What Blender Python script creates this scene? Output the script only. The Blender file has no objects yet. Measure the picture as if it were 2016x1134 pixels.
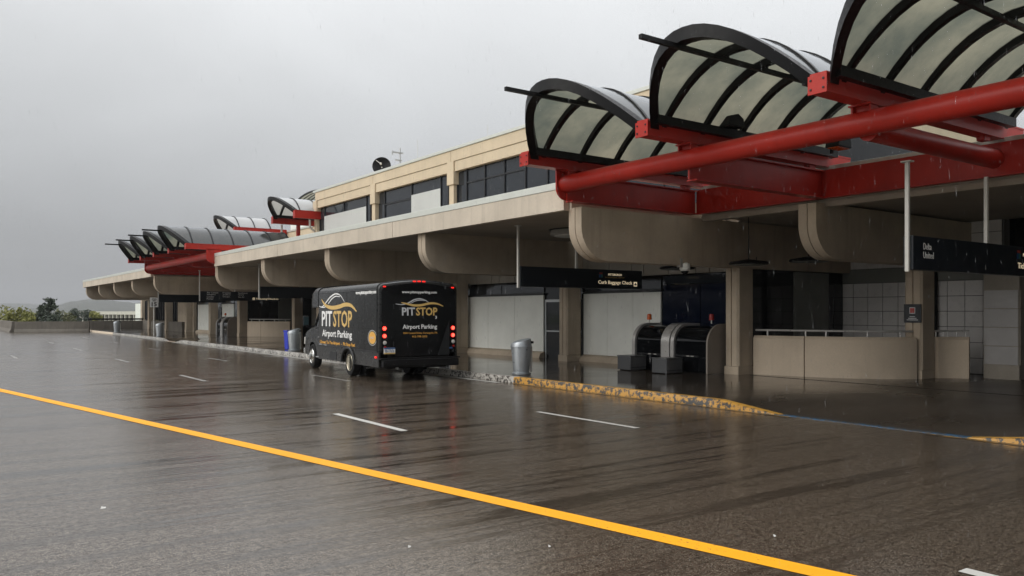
import bpy, bmesh, math, random
from mathutils import Vector, Matrix
random.seed(7)
R = math.radians
sc = bpy.context.scene

# ------------------------------------------------------------------ camera
cam_d = bpy.data.cameras.new('camera')
cam = bpy.data.objects.new('camera', cam_d)
sc.collection.objects.link(cam)
cam.location = (0, 0, 1.75)
cam.rotation_euler = (R(90), 0, -R(35.66))
cam_d.sensor_width = 36
cam_d.lens = 36 * 1600 / 2016
cam_d.shift_y = 48 / 2016
cam_d.clip_start = 0.05
cam_d.clip_end = 20000
sc.camera = cam

# ------------------------------------------------------------------ sky
SUN_EL, SUN_AZ = 31, -80         # hidden sun: elevation, degrees right of +Y (over the open road side)
w = bpy.data.worlds.new('World'); sc.world = w; w.use_nodes = True
nt = w.node_tree; nt.nodes.clear()
def N(t, **k):
    n = nt.nodes.new(t)
    for a, b in k.items(): setattr(n, a, b)
    return n
L = nt.links.new
out = N('ShaderNodeOutputWorld'); bg = N('ShaderNodeBackground')
sky = N('ShaderNodeTexSky', sky_type='NISHITA', sun_disc=False)
sky.sun_elevation = R(SUN_EL); sky.sun_rotation = R(SUN_AZ)
sky.air_density = 1; sky.dust_density = 4
tc = N('ShaderNodeTexCoord'); sep = N('ShaderNodeSeparateXYZ'); L(tc.outputs['Generated'], sep.inputs[0])
ramp = N('ShaderNodeValToRGB'); L(sep.outputs['Z'], ramp.inputs[0])
cr = ramp.color_ramp
cr.elements[0].position = 0.0; cr.elements[0].color = (1.95, 2.0, 2.08, 1)
cr.elements[1].position = 1.0; cr.elements[1].color = (15.0, 15.3, 15.5, 1)
for p, c in ((0.08, (2.9, 2.96, 3.05, 1)), (0.22, (4.5, 4.6, 4.68, 1)), (0.36, (5.9, 6.0, 6.08, 1)), (0.6, (9.8, 9.95, 10.05, 1))):
    e = cr.elements.new(p); e.color = c
# cloud sheet: soft billows that get wider overhead
addz = N('ShaderNodeMath', operation='ADD'); L(sep.outputs['Z'], addz.inputs[0]); addz.inputs[1].default_value = 0.35
dv = N('ShaderNodeVectorMath', operation='DIVIDE'); L(tc.outputs['Generated'], dv.inputs[0])
cmb = N('ShaderNodeCombineXYZ')
for i in range(3): L(addz.outputs[0], cmb.inputs[i])
L(cmb.outputs[0], dv.inputs[1])
noi = N('ShaderNodeTexNoise'); noi.inputs['Scale'].default_value = 1.7; noi.inputs['Detail'].default_value = 5; noi.inputs['Roughness'].default_value = 0.5
noi.inputs['Distortion'].default_value = 0.4
L(dv.outputs[0], noi.inputs['Vector'])
mr = N('ShaderNodeMapRange'); L(noi.outputs[0], mr.inputs[0])
mr.inputs[1].default_value = 0.3; mr.inputs[2].default_value = 0.7; mr.inputs[3].default_value = 0.93; mr.inputs[4].default_value = 1.08
# thinner, brighter cloud over the building side
dot = N('ShaderNodeVectorMath', operation='DOT_PRODUCT'); L(tc.outputs['Generated'], dot.inputs[0])
dot.inputs[1].default_value = (math.sin(R(62)) * math.cos(R(52)), math.cos(R(62)) * math.cos(R(52)), math.sin(R(52)))
mr2 = N('ShaderNodeMapRange'); L(dot.outputs['Value'], mr2.inputs[0])
mr2.inputs[1].default_value = -0.2; mr2.inputs[2].default_value = 1; mr2.inputs[3].default_value = 0.86; mr2.inputs[4].default_value = 1.22
mu = N('ShaderNodeMath', operation='MULTIPLY'); L(mr.outputs[0], mu.inputs[0]); L(mr2.outputs[0], mu.inputs[1])
sc1 = N('ShaderNodeVectorMath', operation='SCALE'); L(ramp.outputs[0], sc1.inputs[0]); L(mu.outputs[0], sc1.inputs['Scale'])
mx = N('ShaderNodeMix', data_type='RGBA'); mx.inputs[0].default_value = 0.95
L(sky.outputs[0], mx.inputs[6]); L(sc1.outputs[0], mx.inputs[7])
L(mx.outputs[2], bg.inputs[0]); bg.inputs[1].default_value = 0.10
L(bg.outputs[0], out.inputs[0])

# ------------------------------------------------------------------ sun behind cloud
sd = bpy.data.lights.new('sun', 'SUN'); sd.energy = 1.4; sd.angle = R(60); sd.color = (1, 0.97, 0.93)
so = bpy.data.objects.new('sun', sd); sc.collection.objects.link(so)
sv = Vector((math.sin(R(SUN_AZ)) * math.cos(R(SUN_EL)), math.cos(R(SUN_AZ)) * math.cos(R(SUN_EL)), math.sin(R(SUN_EL))))
so.rotation_euler = sv.to_track_quat('Z', 'Y').to_euler()

vs = sc.view_settings
vs.view_transform = 'Standard'; vs.look = 'None'; vs.gamma = 1; vs.exposure = 0.50; vs.use_curve_mapping = False
sc.cycles.use_denoising = True
sc.cycles.max_bounces = 6; sc.cycles.transparent_max_bounces = 12
sc.cycles.sample_clamp_indirect = 6
sc.cycles.volume_bounces = 0

# ------------------------------------------------------------------ helpers
C = sc.collection
ABS = {}
def link(name, me, loc=(0, 0, 0), parent=None, mat=None):
    o = bpy.data.objects.new(name, me); C.objects.link(o)
    loc = Vector(loc)
    if parent is not None:
        o.parent = parent; o.location = loc - ABS[parent.name]
    else:
        o.location = loc
    ABS[o.name] = loc
    if mat is not None and me is not None and not me.materials: me.materials.append(mat)
    return o
def tag(o, label, cat, group=None):
    o['label'] = label; o['category'] = cat
    if group: o['group'] = group
    return o
def thing(name, label, cat, loc=(0, 0, 0), group=None):
    return tag(link(name, None, loc), label, cat, group)
def struct(o): o['kind'] = 'structure'; return o

class MB:
    def __init__(s): s.v = []; s.f = []; s.sm = False
    def add(s, vs, fs):
        b = len(s.v); s.v += [tuple(p) for p in vs]; s.f += [tuple(b + i for i in q) for q in fs]; return s
    def box(s, a, b):
        (x0, y0, z0), (x1, y1, z1) = a, b
        x0, x1 = min(x0, x1), max(x0, x1); y0, y1 = min(y0, y1), max(y0, y1); z0, z1 = min(z0, z1), max(z0, z1)
        return s.add([(x0, y0, z0), (x1, y0, z0), (x1, y1, z0), (x0, y1, z0), (x0, y0, z1), (x1, y0, z1), (x1, y1, z1), (x0, y1, z1)],
                     [(0, 3, 2, 1), (4, 5, 6, 7), (0, 1, 5, 4), (1, 2, 6, 5), (2, 3, 7, 6), (3, 0, 4, 7)])
    def tube(s, p, q, r, r2=None, n=10, caps=True):
        p, q = Vector(p), Vector(q); r2 = r if r2 is None else r2
        d = (q - p).normalized(); a = d.orthogonal().normalized(); b = d.cross(a)
        vs = [p + (a * math.cos(t) + b * math.sin(t)) * r for t in [2 * math.pi * i / n for i in range(n)]]
        vs += [q + (a * math.cos(t) + b * math.sin(t)) * r2 for t in [2 * math.pi * i / n for i in range(n)]]
        fs = [(i, (i + 1) % n, n + (i + 1) % n, n + i) for i in range(n)]
        if caps: fs += [tuple(range(n - 1, -1, -1)), tuple(range(n, 2 * n))]
        return s.add(vs, fs)
    def path(s, pts, r, n=8):
        for a, b in zip(pts, pts[1:]): s.tube(a, b, r, n=n)
        return s
    def prism(s, poly, fn0, fn1):
        """poly of 2-D points, mapped to 3-D by fn0 (one end) and fn1 (other end)"""
        n = len(poly)
        vs = [fn0(*p) for p in poly] + [fn1(*p) for p in poly]
        return s.add(vs, [tuple(range(n)), tuple(range(2 * n - 1, n - 1, -1))] + [(i, n + i, n + (i + 1) % n, (i + 1) % n) for i in range(n)])
    def lathe(s, prof, c=(0, 0, 0), n=24):
        vs = []; fs = []
        for (r, z) in prof:
            for i in range(n):
                t = 2 * math.pi * i / n; vs.append((c[0] + r * math.cos(t), c[1] + r * math.sin(t), c[2] + z))
        for j in range(len(prof) - 1):
            for i in range(n): fs.append((j * n + i, j * n + (i + 1) % n, (j + 1) * n + (i + 1) % n, (j + 1) * n + i))
        return s.add(vs, fs + [tuple(range(n - 1, -1, -1)), tuple(range((len(prof) - 1) * n, len(prof) * n))])
    def build(s, name, mat, parent=None, loc=None, smooth=False, bevel=0, fix=True):
        loc = Vector(loc) if loc is not None else (ABS[parent.name] if parent is not None else Vector((0, 0, 0)))
        me = bpy.data.meshes.new(name)
        me.from_pydata([tuple(Vector(p) - loc) for p in s.v], [], s.f)
        if fix or bevel:
            bm = bmesh.new(); bm.from_mesh(me)
            if fix: bmesh.ops.recalc_face_normals(bm, faces=bm.faces)
            if bevel:
                es = [e for e in bm.edges if len(e.link_faces) == 2 and e.calc_face_angle(0) > 0.5]
                bmesh.ops.bevel(bm, geom=es, offset=bevel, segments=2, affect='EDGES', profile=0.6)
            bm.to_mesh(me); bm.free()
        if smooth:
            me.shade_smooth()
            if smooth != 'all': me.set_sharp_from_angle(angle=R(38))
        me.materials.append(mat)
        return link(name, me, loc, parent)

_cache = {}
def boxo(name, a, b, mat, parent=None, bevel=0):
    """one box object; alike boxes share a mesh"""
    c = [(p + q) / 2 for p, q in zip(a, b)]; h = tuple(round(abs(q - p) / 2, 4) for p, q in zip(a, b))
    k = (h, mat.name, bevel)
    if k not in _cache:
        o = MB().box([-x for x in h], h).build(name, mat, None, (0, 0, 0), bevel=bevel)
        _cache[k] = o.data; bpy.data.objects.remove(o)
    return link(name, _cache[k], c, parent)

def text_mesh(body, width, height, bold=0.0, depth=0.004):
    """flat lettering fitted into a width x height box, lower-left corner at the origin, in the XY plane"""
    cu = bpy.data.curves.new('lettering', 'FONT'); cu.body = body; cu.offset = bold; cu.resolution_u = 2; cu.extrude = 0.01
    o = bpy.data.objects.new('lettering', cu)
    me = bpy.data.meshes.new_from_object(o)
    bpy.data.objects.remove(o); bpy.data.curves.remove(cu)
    xs = [v.co.x for v in me.vertices]; ys = [v.co.y for v in me.vertices]
    sx = width / (max(xs) - min(xs)) if width else height / (max(ys) - min(ys)); sy = height / (max(ys) - min(ys))
    x0, y0 = min(xs), min(ys)
    for v in me.vertices: v.co = ((v.co.x - x0) * sx, (v.co.y - y0) * sy, depth * (1 if v.co.z > 0 else 0))
    return me
def lettering(body, width, height, origin, u, vdir, mat, parent, name='lettering', bold=0.0, depth=0.004):
    me = text_mesh(body, width, height, bold, depth)
    u = Vector(u).normalized(); vd = Vector(vdir).normalized(); n = u.cross(vd)
    o_ = Vector(origin)
    for v in me.vertices: v.co = u * v.co.x + vd * v.co.y + n * v.co.z
    me.materials.append(mat)
    return link(name, me, o_, parent)

# ------------------------------------------------------------------ materials
def mat(name): 
    m = bpy.data.materials.new(name); m.use_nodes = True
    t = m.node_tree; b = t.nodes['Principled BSDF']
    return m, t, b
def nodes(t):
    def n(tp, **k):
        x = t.nodes.new(tp)
        for a, v in k.items():
            if a.startswith('i_'):
                key = a[2:]; key = int(key) if key.isdigit() else key
                x.inputs[key].default_value = v
            else: setattr(x, a, v)
        return x
    return n, t.links.new
def noise(t, scale, detail=4, rough=0.55, stretch=(1, 1, 1), coord='Object', dist=0):
    n, l = nodes(t)
    c = n('ShaderNodeTexCoord') if coord != 'Pos' else n('ShaderNodeNewGeometry')
    m = n('ShaderNodeMapping'); m.inputs['Scale'].default_value = stretch
    l(c.outputs['Position' if coord == 'Pos' else coord], m.inputs[0])
    x = n('ShaderNodeTexNoise', i_Scale=scale, i_Detail=detail, i_Roughness=rough, i_Distortion=dist)
    l(m.outputs[0], x.inputs['Vector']); return x.outputs[0]
def mrange(t, src, a, b, c, d):
    n, l = nodes(t); x = n('ShaderNodeMapRange'); l(src, x.inputs[0])
    for i, v in enumerate((a, b, c, d)): x.inputs[i + 1].default_value = v
    return x.outputs[0]
def mixc(t, fac, a, b, blend='MIX'):
    n, l = nodes(t); x = n('ShaderNodeMix', data_type='RGBA', blend_type=blend)
    if isinstance(fac, (int, float)): x.inputs[0].default_value = fac
    else: l(fac, x.inputs[0])
    for i, v in ((6, a), (7, b)):
        if isinstance(v, tuple): x.inputs[i].default_value = (*v, 1) if len(v) == 3 else v
        else: l(v, x.inputs[i])
    return x.outputs[2]
def mathn(t, op, a, b):
    n, l = nodes(t); x = n('ShaderNodeMath', operation=op)
    for i, v in enumerate((a, b)):
        if isinstance(v, (int, float)): x.inputs[i].default_value = v
        else: l(v, x.inputs[i])
    return x.outputs[0]
def bump(t, b, h, strength=0.3, dist=0.01):
    n, l = nodes(t); x = n('ShaderNodeBump', i_Strength=strength, i_Distance=dist); l(h, x.inputs['Height']); l(x.outputs[0], b.inputs['Normal']); return x
def simple(name, col, rough=0.5, metal=0.0, var=0.12, scale=6, spec=0.5, coat=0, bumps=0.0):
    m, t, b = mat(name); n, l = nodes(t)
    f = noise(t, scale, 5, 0.6, coord='Pos')
    c = mixc(t, mrange(t, f, 0.3, 0.7, 0, 1), tuple(x * (1 - var) for x in col), tuple(min(1, x * (1 + var)) for x in col))
    l(c, b.inputs['Base Color'])
    r = mrange(t, noise(t, scale * 3, 3, coord='Pos'), 0.3, 0.7, max(0.02, rough * 0.8), min(1, rough * 1.2)); l(r, b.inputs['Roughness'])
    b.inputs['Metallic'].default_value = metal; b.inputs['Specular IOR Level'].default_value = spec
    b.inputs['Coat Weight'].default_value = coat; b.inputs['Coat Roughness'].default_value = 0.06
    if bumps: bump(t, b, noise(t, scale * 12, 4, coord='Pos'), bumps, 0.004)
    return m
def concrete(name, col, stain=0.35, rough=0.8, wet=0.0, drip=True):
    m, t, b = mat(name); n, l = nodes(t)
    big = noise(t, 0.9, 5, 0.6, coord='Pos'); fine = noise(t, 26, 4, 0.7, coord='Pos')
    c = mixc(t, mrange(t, big, 0.3, 0.72, 0, 1), tuple(x * (1 - stain * 0.55) for x in col), tuple(x * 1.07 for x in col))
    c = mixc(t, mrange(t, fine, 0.35, 0.7, 0, 0.35), c, tuple(x * 0.72 for x in col))
    if drip:   # rain streaks running down
        st = noise(t, 2.2, 4, 0.65, (1.6, 1.6, 0.12), coord='Pos')
        c = mixc(t, mrange(t, st, 0.52, 0.8, 0, stain), c, tuple(x * 0.45 for x in col))
    l(c, b.inputs['Base Color']); b.inputs['Roughness'].default_value = rough
    b.inputs['Specular IOR Level'].default_value = 0.35
    bump(t, b, fine, 0.35, 0.006)
    return m

CREAM = concrete('cream_precast', (0.62, 0.515, 0.365), 0.22, 0.7)
FASC = concrete('fascia_concrete', (0.575, 0.505, 0.41), 0.38, 0.75)
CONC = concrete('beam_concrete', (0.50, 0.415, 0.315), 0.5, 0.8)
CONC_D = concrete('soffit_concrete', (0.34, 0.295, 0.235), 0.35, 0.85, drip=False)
BARR = concrete('counter_concrete', (0.56, 0.465, 0.355), 0.25, 0.7)
PARAP = concrete('parapet_concrete', (0.155, 0.138, 0.115), 0.75, 0.75)
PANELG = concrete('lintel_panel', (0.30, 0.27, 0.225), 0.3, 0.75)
COPING = simple('coping_metal', (0.58, 0.60, 0.55), 0.4, 0.2, 0.05)
RED = concrete('red_paint', (0.44, 0.022, 0.012), 0.42, 0.40)
RED.node_tree.nodes['Bump'].inputs['Strength'].default_value = 0.06
BLACK = simple('black_steel', (0.005, 0.005, 0.0055), 0.45, 0, 0.1, spec=0.22)
RUBBER = simple('rubber', (0.008, 0.008, 0.008), 0.7, 0, 0.2, spec=0.2, bumps=0.2)
DARKM = simple('dark_frame', (0.016, 0.017, 0.019), 0.35, 0.2, 0.2)
WPANEL = simple('white_panel', (0.80, 0.815, 0.76), 0.45, 0, 0.06, 1.5)
UPANEL = simple('upper_blank_panel', (0.50, 0.515, 0.495), 0.4, 0, 0.05, 0.8)
GPANEL = simple('grey_panel', (0.17, 0.175, 0.155), 0.5, 0, 0.06, 1.5)
TILE = simple('wall_tile', (0.66, 0.64, 0.62), 0.3, 0, 0.08, 1.2)
TILED = simple('dull_tile', (0.30, 0.29, 0.28), 0.35, 0, 0.08, 1.2)
GROUT = simple('grout', (0.10, 0.095, 0.09), 0.9)
STEEL = simple('stainless', (0.52, 0.51, 0.49), 0.33, 0.45, 0.06, 3)
SILVER = simple('silver_paint', (0.40, 0.43, 0.45), 0.33, 0.55, 0.1, 4)
GALV = simple('pole_white', (0.55, 0.54, 0.50), 0.4, 0.1, 0.08)
SIGNB = simple('sign_blue_black', (0.010, 0.013, 0.017), 0.35, 0, 0.05, 2, spec=0.3)
LETW = simple('letter_white', (0.78, 0.78, 0.76), 0.5, 0, 0.03)
LETC = simple('letter_cream', (0.85, 0.70, 0.45), 0.5, 0, 0.03)   # back-lit sign faces
LETC.node_tree.nodes['Principled BSDF'].inputs['Emission Color'].default_value = (1, 0.82, 0.55, 1); LETC.node_tree.nodes['Principled BSDF'].inputs['Emission Strength'].default_value = 0.35
LETG = simple('letter_gold', (0.60, 0.40, 0.13), 0.45, 0, 0.05)
LETS = simple('letter_silver', (0.55, 0.56, 0.57), 0.4, 0.1, 0.05)
LETO = simple('letter_orange', (0.70, 0.36, 0.06), 0.5, 0, 0.05)
BLUEB = simple('blue_plastic', (0.012, 0.03, 0.42), 0.4, 0, 0.1)
ORANGE = simple('orange_lens', (0.65, 0.11, 0.01), 0.25, 0, 0.1)
SCALEG = simple('scale_grey', (0.085, 0.088, 0.092), 0.35, 0.2, 0.08)
BELTP = simple('belt_side_paint', (0.24, 0.21, 0.18), 0.45, 0.1, 0.06)
REDLENS = simple('red_lens', (0.30, 0.008, 0.006), 0.2)
CHROME = simple('chrome', (0.75, 0.74, 0.70), 0.14, 1.0, 0.06)
HUB = simple('hub_steel', (0.62, 0.57, 0.44), 0.3, 0.6, 0.12)
ALUM = simple('aluminium', (0.42, 0.43, 0.43), 0.35, 0.8, 0.1)
PAPER = simple('paper', (0.5, 0.49, 0.46), 0.8)
BUSPAINT = simple('bus_paint', (0.011, 0.0115, 0.0115), 0.30, 0, 0.06, 3, spec=0.42)
_t = BUSPAINT.node_tree; _b = _t.nodes['Principled BSDF']; _n, _l = nodes(_t)      # road spray on the lower panels
_g = _n('ShaderNodeNewGeometry'); _s = _n('ShaderNodeSeparateXYZ'); _l(_g.outputs['Position'], _s.inputs[0])
_h = mathn(_t, 'ADD', mrange(_t, _s.outputs['Z'], 0.3, 1.3, 1.0, 0.0), mathn(_t, 'MULTIPLY', mathn(_t, 'SUBTRACT', noise(_t, 2.5, 6, 0.7, coord='Pos'), 0.5), 1.2))
_src = _b.inputs['Base Color'].links[0].from_socket
_l(mixc(_t, mrange(_t, _h, 0.3, 1.1, 0, 0.5), _src, (0.035, 0.031, 0.026)), _b.inputs['Base Color'])
BUSGREY = simple('bus_grey_trim', (0.016, 0.017, 0.018), 0.4, 0, 0.1, spec=0.3)
BLUEPANEL = simple('navy_panel', (0.002, 0.005, 0.017), 0.2, 0, 0.05, 1, spec=0.3)

def glass(name, col, rough=0.05, spec=0.5):
    m, t, b = mat(name); n, l = nodes(t)
    f = noise(t, 0.7, 3, coord='Pos')
    l(mixc(t, f, tuple(x * 0.7 for x in col), tuple(x * 1.25 for x in col)), b.inputs['Base Color'])
    b.inputs['Roughness'].default_value = rough; b.inputs['Specular IOR Level'].default_value = spec
    bump(t, b, noise(t, 0.35, 2, coord='Pos'), 0.04, 0.05)
    return m
GLASS = glass('tinted_glass', (0.022, 0.026, 0.032))
GLASSD = glass('dark_glass', (0.004, 0.0045, 0.0055), 0.06, 0.35)
GLASSM = glass('mirror_glass', (0.03, 0.05, 0.055), 0.03, 0.9)

def emit(name, col, strength, base=(0.3, 0.01, 0.01)):
    m, t, b = mat(name)
    b.inputs['Base Color'].default_value = (*base, 1); b.inputs['Roughness'].default_value = 0.2
    b.inputs['Emission Color'].default_value = (*col, 1); b.inputs['Emission Strength'].default_value = strength
    return m
TAIL = emit('lit_tail_lamp', (1, 0.02, 0.012), 1.0)
TAILC = emit('lit_tail_core', (1, 0.16, 0.10), 3.0)

def acrylic(name, white=0.0):
    """frosted sheet: dim light comes through, the wet outside mirrors the sky"""
    m, t, b = mat(name); n, l = nodes(t)
    t.nodes.remove(b); o = t.nodes['Material Output']
    f = noise(t, 0.55, 5, 0.6, coord='Pos'); f2 = noise(t, 9, 4, 0.65, (1, 1, 0.25), coord='Pos')
    c = mixc(t, mrange(t, f, 0.32, 0.68, 0, 1), (0.066, 0.080, 0.070), (0.235, 0.222, 0.165))
    c = mixc(t, mrange(t, f2, 0.5, 0.8, 0, 0.22), c, (0.055, 0.062, 0.052))
    c = mixc(t, white, c, (0.5, 0.49, 0.46)); tr = n('ShaderNodeBsdfTranslucent'); l(c, tr.inputs[0])
    df = n('ShaderNodeBsdfDiffuse'); df.inputs[0].default_value = (0.11 + white * 0.5, 0.115 + white * 0.5, 0.11 + white * 0.5, 1)
    a1 = n('ShaderNodeMixShader', i_0=0.2 + white * 0.4); l(tr.outputs[0], a1.inputs[1]); l(df.outputs[0], a1.inputs[2])
    gl = n('ShaderNodeBsdfGlossy'); gl.inputs[0].default_value = (0.9, 0.92, 0.95, 1); gl.inputs['Roughness'].default_value = 0.16
    fr0 = n('ShaderNodeFresnel', i_IOR=1.5); ge = n('ShaderNodeNewGeometry'); fr = n('ShaderNodeMath', operation='MULTIPLY'); iv = n('ShaderNodeMath', operation='SUBTRACT'); iv.inputs[0].default_value = 1.0
    l(ge.outputs['Backfacing'], iv.inputs[1]); l(fr0.outputs[0], fr.inputs[0]); l(iv.outputs[0], fr.inputs[1])
    a2 = n('ShaderNodeMixShader'); l(fr.outputs[0], a2.inputs[0]); l(a1.outputs[0], a2.inputs[1]); l(gl.outputs[0], a2.inputs[2])
    l(a2.outputs[0], o.inputs[0])
    return m
ACRYL = acrylic('frosted_acrylic'); ACRYLW = acrylic('sky_bright_acrylic', 0.85)  # upper shells use a whiter copy, sky brightness put into the sheet colour

def wet_road():
    m, t, b = mat('wet_road'); n, l = nodes(t)
    big = noise(t, 0.13, 5, 0.55, coord='Pos'); mid = noise(t, 0.9, 5, 0.65, coord='Pos')
    tine = noise(t, 1.0, 6, 0.68, (0.13, 2.4, 1), coord='Pos', dist=0.10)      # screed streaks across the lanes
    tine2 = noise(t, 1.0, 5, 0.7, (0.7, 11, 1), coord='Pos', dist=0.10)
    zone = mrange(t, noise(t, 0.07, 2, 0.4, coord='Pos'), 0.36, 0.54, 0.38, 1.0)     # worn stretches where the streaks show
    film = mrange(t, mathn(t, 'ADD', mathn(t, 'MULTIPLY', tine, 0.7), mathn(t, 'MULTIPLY', tine2, 0.3)), 0.507, 0.558, 0, 1)
    film = mathn(t, 'MULTIPLY', film, zone)                                     # standing water in the streaks
    lump = noise(t, 11, 4, 0.75, coord='Pos'); grit = noise(t, 26, 4, 0.85, coord='Pos'); grit2 = noise(t, 80, 3, 0.85, coord='Pos')
    c = mixc(t, mrange(t, big, 0.3, 0.7, 0, 1), (0.040, 0.028, 0.018), (0.062, 0.045, 0.031))
    c = mixc(t, mrange(t, mid, 0.35, 0.7, 0, 0.4), c, (0.030, 0.022, 0.015))
    c = mixc(t, mrange(t, lump, 0.50, 0.64, 0, 0.65), c, (0.12, 0.096, 0.072))
    c = mixc(t, mrange(t, grit2, 0.52, 0.60, 0, 0.9), c, (0.20, 0.165, 0.13))
    c = mixc(t, mrange(t, grit, 0.50, 0.58, 0, 0.8), c, (0.010, 0.008, 0.006))
    c = mixc(t, mathn(t, 'MULTIPLY', film, 0.8), c, (0.016, 0.012, 0.009))
    l(c, b.inputs['Base Color'])
    base_r = mathn(t, 'ADD', mrange(t, mid, 0.3, 0.7, 0.15, 0.24), mathn(t, 'MULTIPLY', mathn(t, 'SUBTRACT', tine2, 0.5), 0.25))
    x = n('ShaderNodeMix', data_type='FLOAT'); l(film, x.inputs[0]); l(base_r, x.inputs[2]); x.inputs[3].default_value = 0.095
    l(x.outputs[0], b.inputs['Roughness'])
    sp = mathn(t, 'MULTIPLY', mrange(t, lump, 0.35, 0.62, 0.35, 1.25), mrange(t, grit, 0.42, 0.60, 1.15, 0.55))
    sp = mathn(t, 'MULTIPLY', sp, mrange(t, mid, 0.3, 0.7, 0.85, 1.2))
    l(sp, b.inputs['Specular IOR Level']); b.inputs['Specular Tint'].default_value = (1.0, 0.92, 0.835, 1)
    h = mathn(t, 'ADD', mathn(t, 'MULTIPLY', lump, 0.8), mathn(t, 'MULTIPLY', grit, 0.35))
    h = mathn(t, 'MULTIPLY', h, mathn(t, 'SUBTRACT', 1.0, mathn(t, 'MULTIPLY', film, 0.8)))
    bump(t, b, mathn(t, 'ADD', h, mathn(t, 'MULTIPLY', tine2, 0.5)), 0.16, 0.012)
    return m
ROAD = wet_road()
def wet_walk():
    m, t, b = mat('wet_sidewalk'); n, l = nodes(t)
    big = noise(t, 0.35, 5, 0.6, coord='Pos'); grit = noise(t, 60, 4, 0.7, coord='Pos')
    c = mixc(t, mrange(t, big, 0.3, 0.7, 0, 1), (0.030, 0.024, 0.018), (0.055, 0.044, 0.034))
    c = mixc(t, mrange(t, grit, 0.5, 0.75, 0, 0.4), c, (0.08, 0.066, 0.053)); l(c, b.inputs['Base Color'])
    gp = n('ShaderNodeNewGeometry'); sp = n('ShaderNodeSeparateXYZ'); l(gp.outputs['Position'], sp.inputs[0])
    brushed = mrange(t, sp.outputs['Y'], 9.0, 12.5, 1, 0)      # broom-finished crossing
    l(mathn(t, 'ADD', mrange(t, big, 0.35, 0.72, 0.04, 0.18), mathn(t, 'MULTIPLY', brushed, 0.22)), b.inputs['Roughness'])
    b.inputs['Specular IOR Level'].default_value = 0.5
    rip = noise(t, 3.5, 3, 0.5, coord='Pos')
    bump(t, b, mathn(t, 'ADD', mathn(t, 'MULTIPLY', rip, 0.6), mathn(t, 'MULTIPLY', grit, 0.12)), 0.05, 0.01)
    return m
WALK = wet_walk()
def paint(name, col, wear=0.5, scale=14, under=(0.05, 0.045, 0.04), rough=0.35, spec=0.4):
    m, t, b = mat(name); n, l = nodes(t); b.inputs['Specular IOR Level'].default_value = spec
    f = noise(t, scale, 6, 0.7, coord='Pos'); g = noise(t, 1.2, 4, 0.6, coord='Pos')
    msk = mrange(t, mathn(t, 'ADD', mathn(t, 'MULTIPLY', f, 0.75), mathn(t, 'MULTIPLY', g, 0.25)), wear - 0.015, wear + 0.015, 1, 0)
    cc = mixc(t, g, tuple(x * 0.85 for x in col), tuple(min(1, x * 1.1) for x in col))
    c = mixc(t, msk, under, cc); l(c, b.inputs['Base Color']); b.inputs['Roughness'].default_value = rough
    bump(t, b, f, 0.3, 0.005)
    return m
YLINE = paint('yellow_line_paint', (0.72, 0.315, 0.006), 0.62, 40, rough=0.6, spec=0.2)
WLINE = paint('white_line_paint', (0.46, 0.45, 0.42), 0.60, 25)
WLINEF = paint('faded_white_line_paint', (0.34, 0.33, 0.31), 0.50, 30, (0.07, 0.06, 0.052))
KYEL = paint('yellow_kerb_paint', (0.46, 0.24, 0.045), 0.505, 11, (0.05, 0.047, 0.043))
KWHT = paint('white_kerb_paint', (0.42, 0.40, 0.36), 0.505, 14, (0.06, 0.054, 0.048))
KBLU = paint('blue_kerb_paint', (0.022, 0.095, 0.19), 0.50, 12, (0.06, 0.052, 0.044))

KYELT = paint('yellow_kerb_top', (0.50, 0.27, 0.05), 0.60, 16, (0.055, 0.05, 0.045)); KWHTT = paint('white_kerb_top', (0.42, 0.40, 0.37), 0.57, 16, (0.07, 0.062, 0.055))
YSMEAR = paint('yellow_smear_paint', (0.24, 0.14, 0.04), 0.49, 9, (0.05, 0.038, 0.027))
# ------------------------------------------------------------------ layout constants (metres)
BAY = 6.9
Y0 = 13.8                              # grid line 0; camera at the origin, building along +Y
def GY(k): return Y0 + BAY * k
KERB = 11.75
Z_SOF, Z_TOP = 4.05, 4.50              # canopy soffit and slab top
XF = 11.45                             # canopy edge
XC = 16.9                              # column faces
XW = 17.7                              # ground floor wall
XU = 16.8                              # upper wall
WZ = 0.15
NEARZ = (-0.15, 13.65); FARZ = (41.25, 55.05)   # red steel entrance zones

# ------------------------------------------------------------------ terrain, road, sidewalk
def ramp_h(y):
    """kerb height along the street: drops to flush at the two crossings"""
    h = WZ
    for c, half, fl in ((7.05, 1.55, 1.3), (51.4, 1.0, 1.4)):
        d = abs(y - c) - half
        h = min(h, WZ * max(0.0, min(1.0, d / fl)))
    return h
GRASS = simple('far_grass', (0.06, 0.085, 0.03), 0.9, 0, 0.3, 0.02)
terrain = struct(MB().add([(-6000, -3000, -7), (6000, -3000, -7), (6000, 9000, -7), (-6000, 9000, -7)], [(0, 1, 2, 3)]).build('ground', GRASS))
road = MB()
road.box((-45, -40, -0.9), (KERB + 0.12, 84, 0)); 
road = struct(road.build('road', ROAD))
road2 = struct(MB().box((-45, 84, -0.9), (5.9, 260, 0)).build('road', ROAD))
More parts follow.
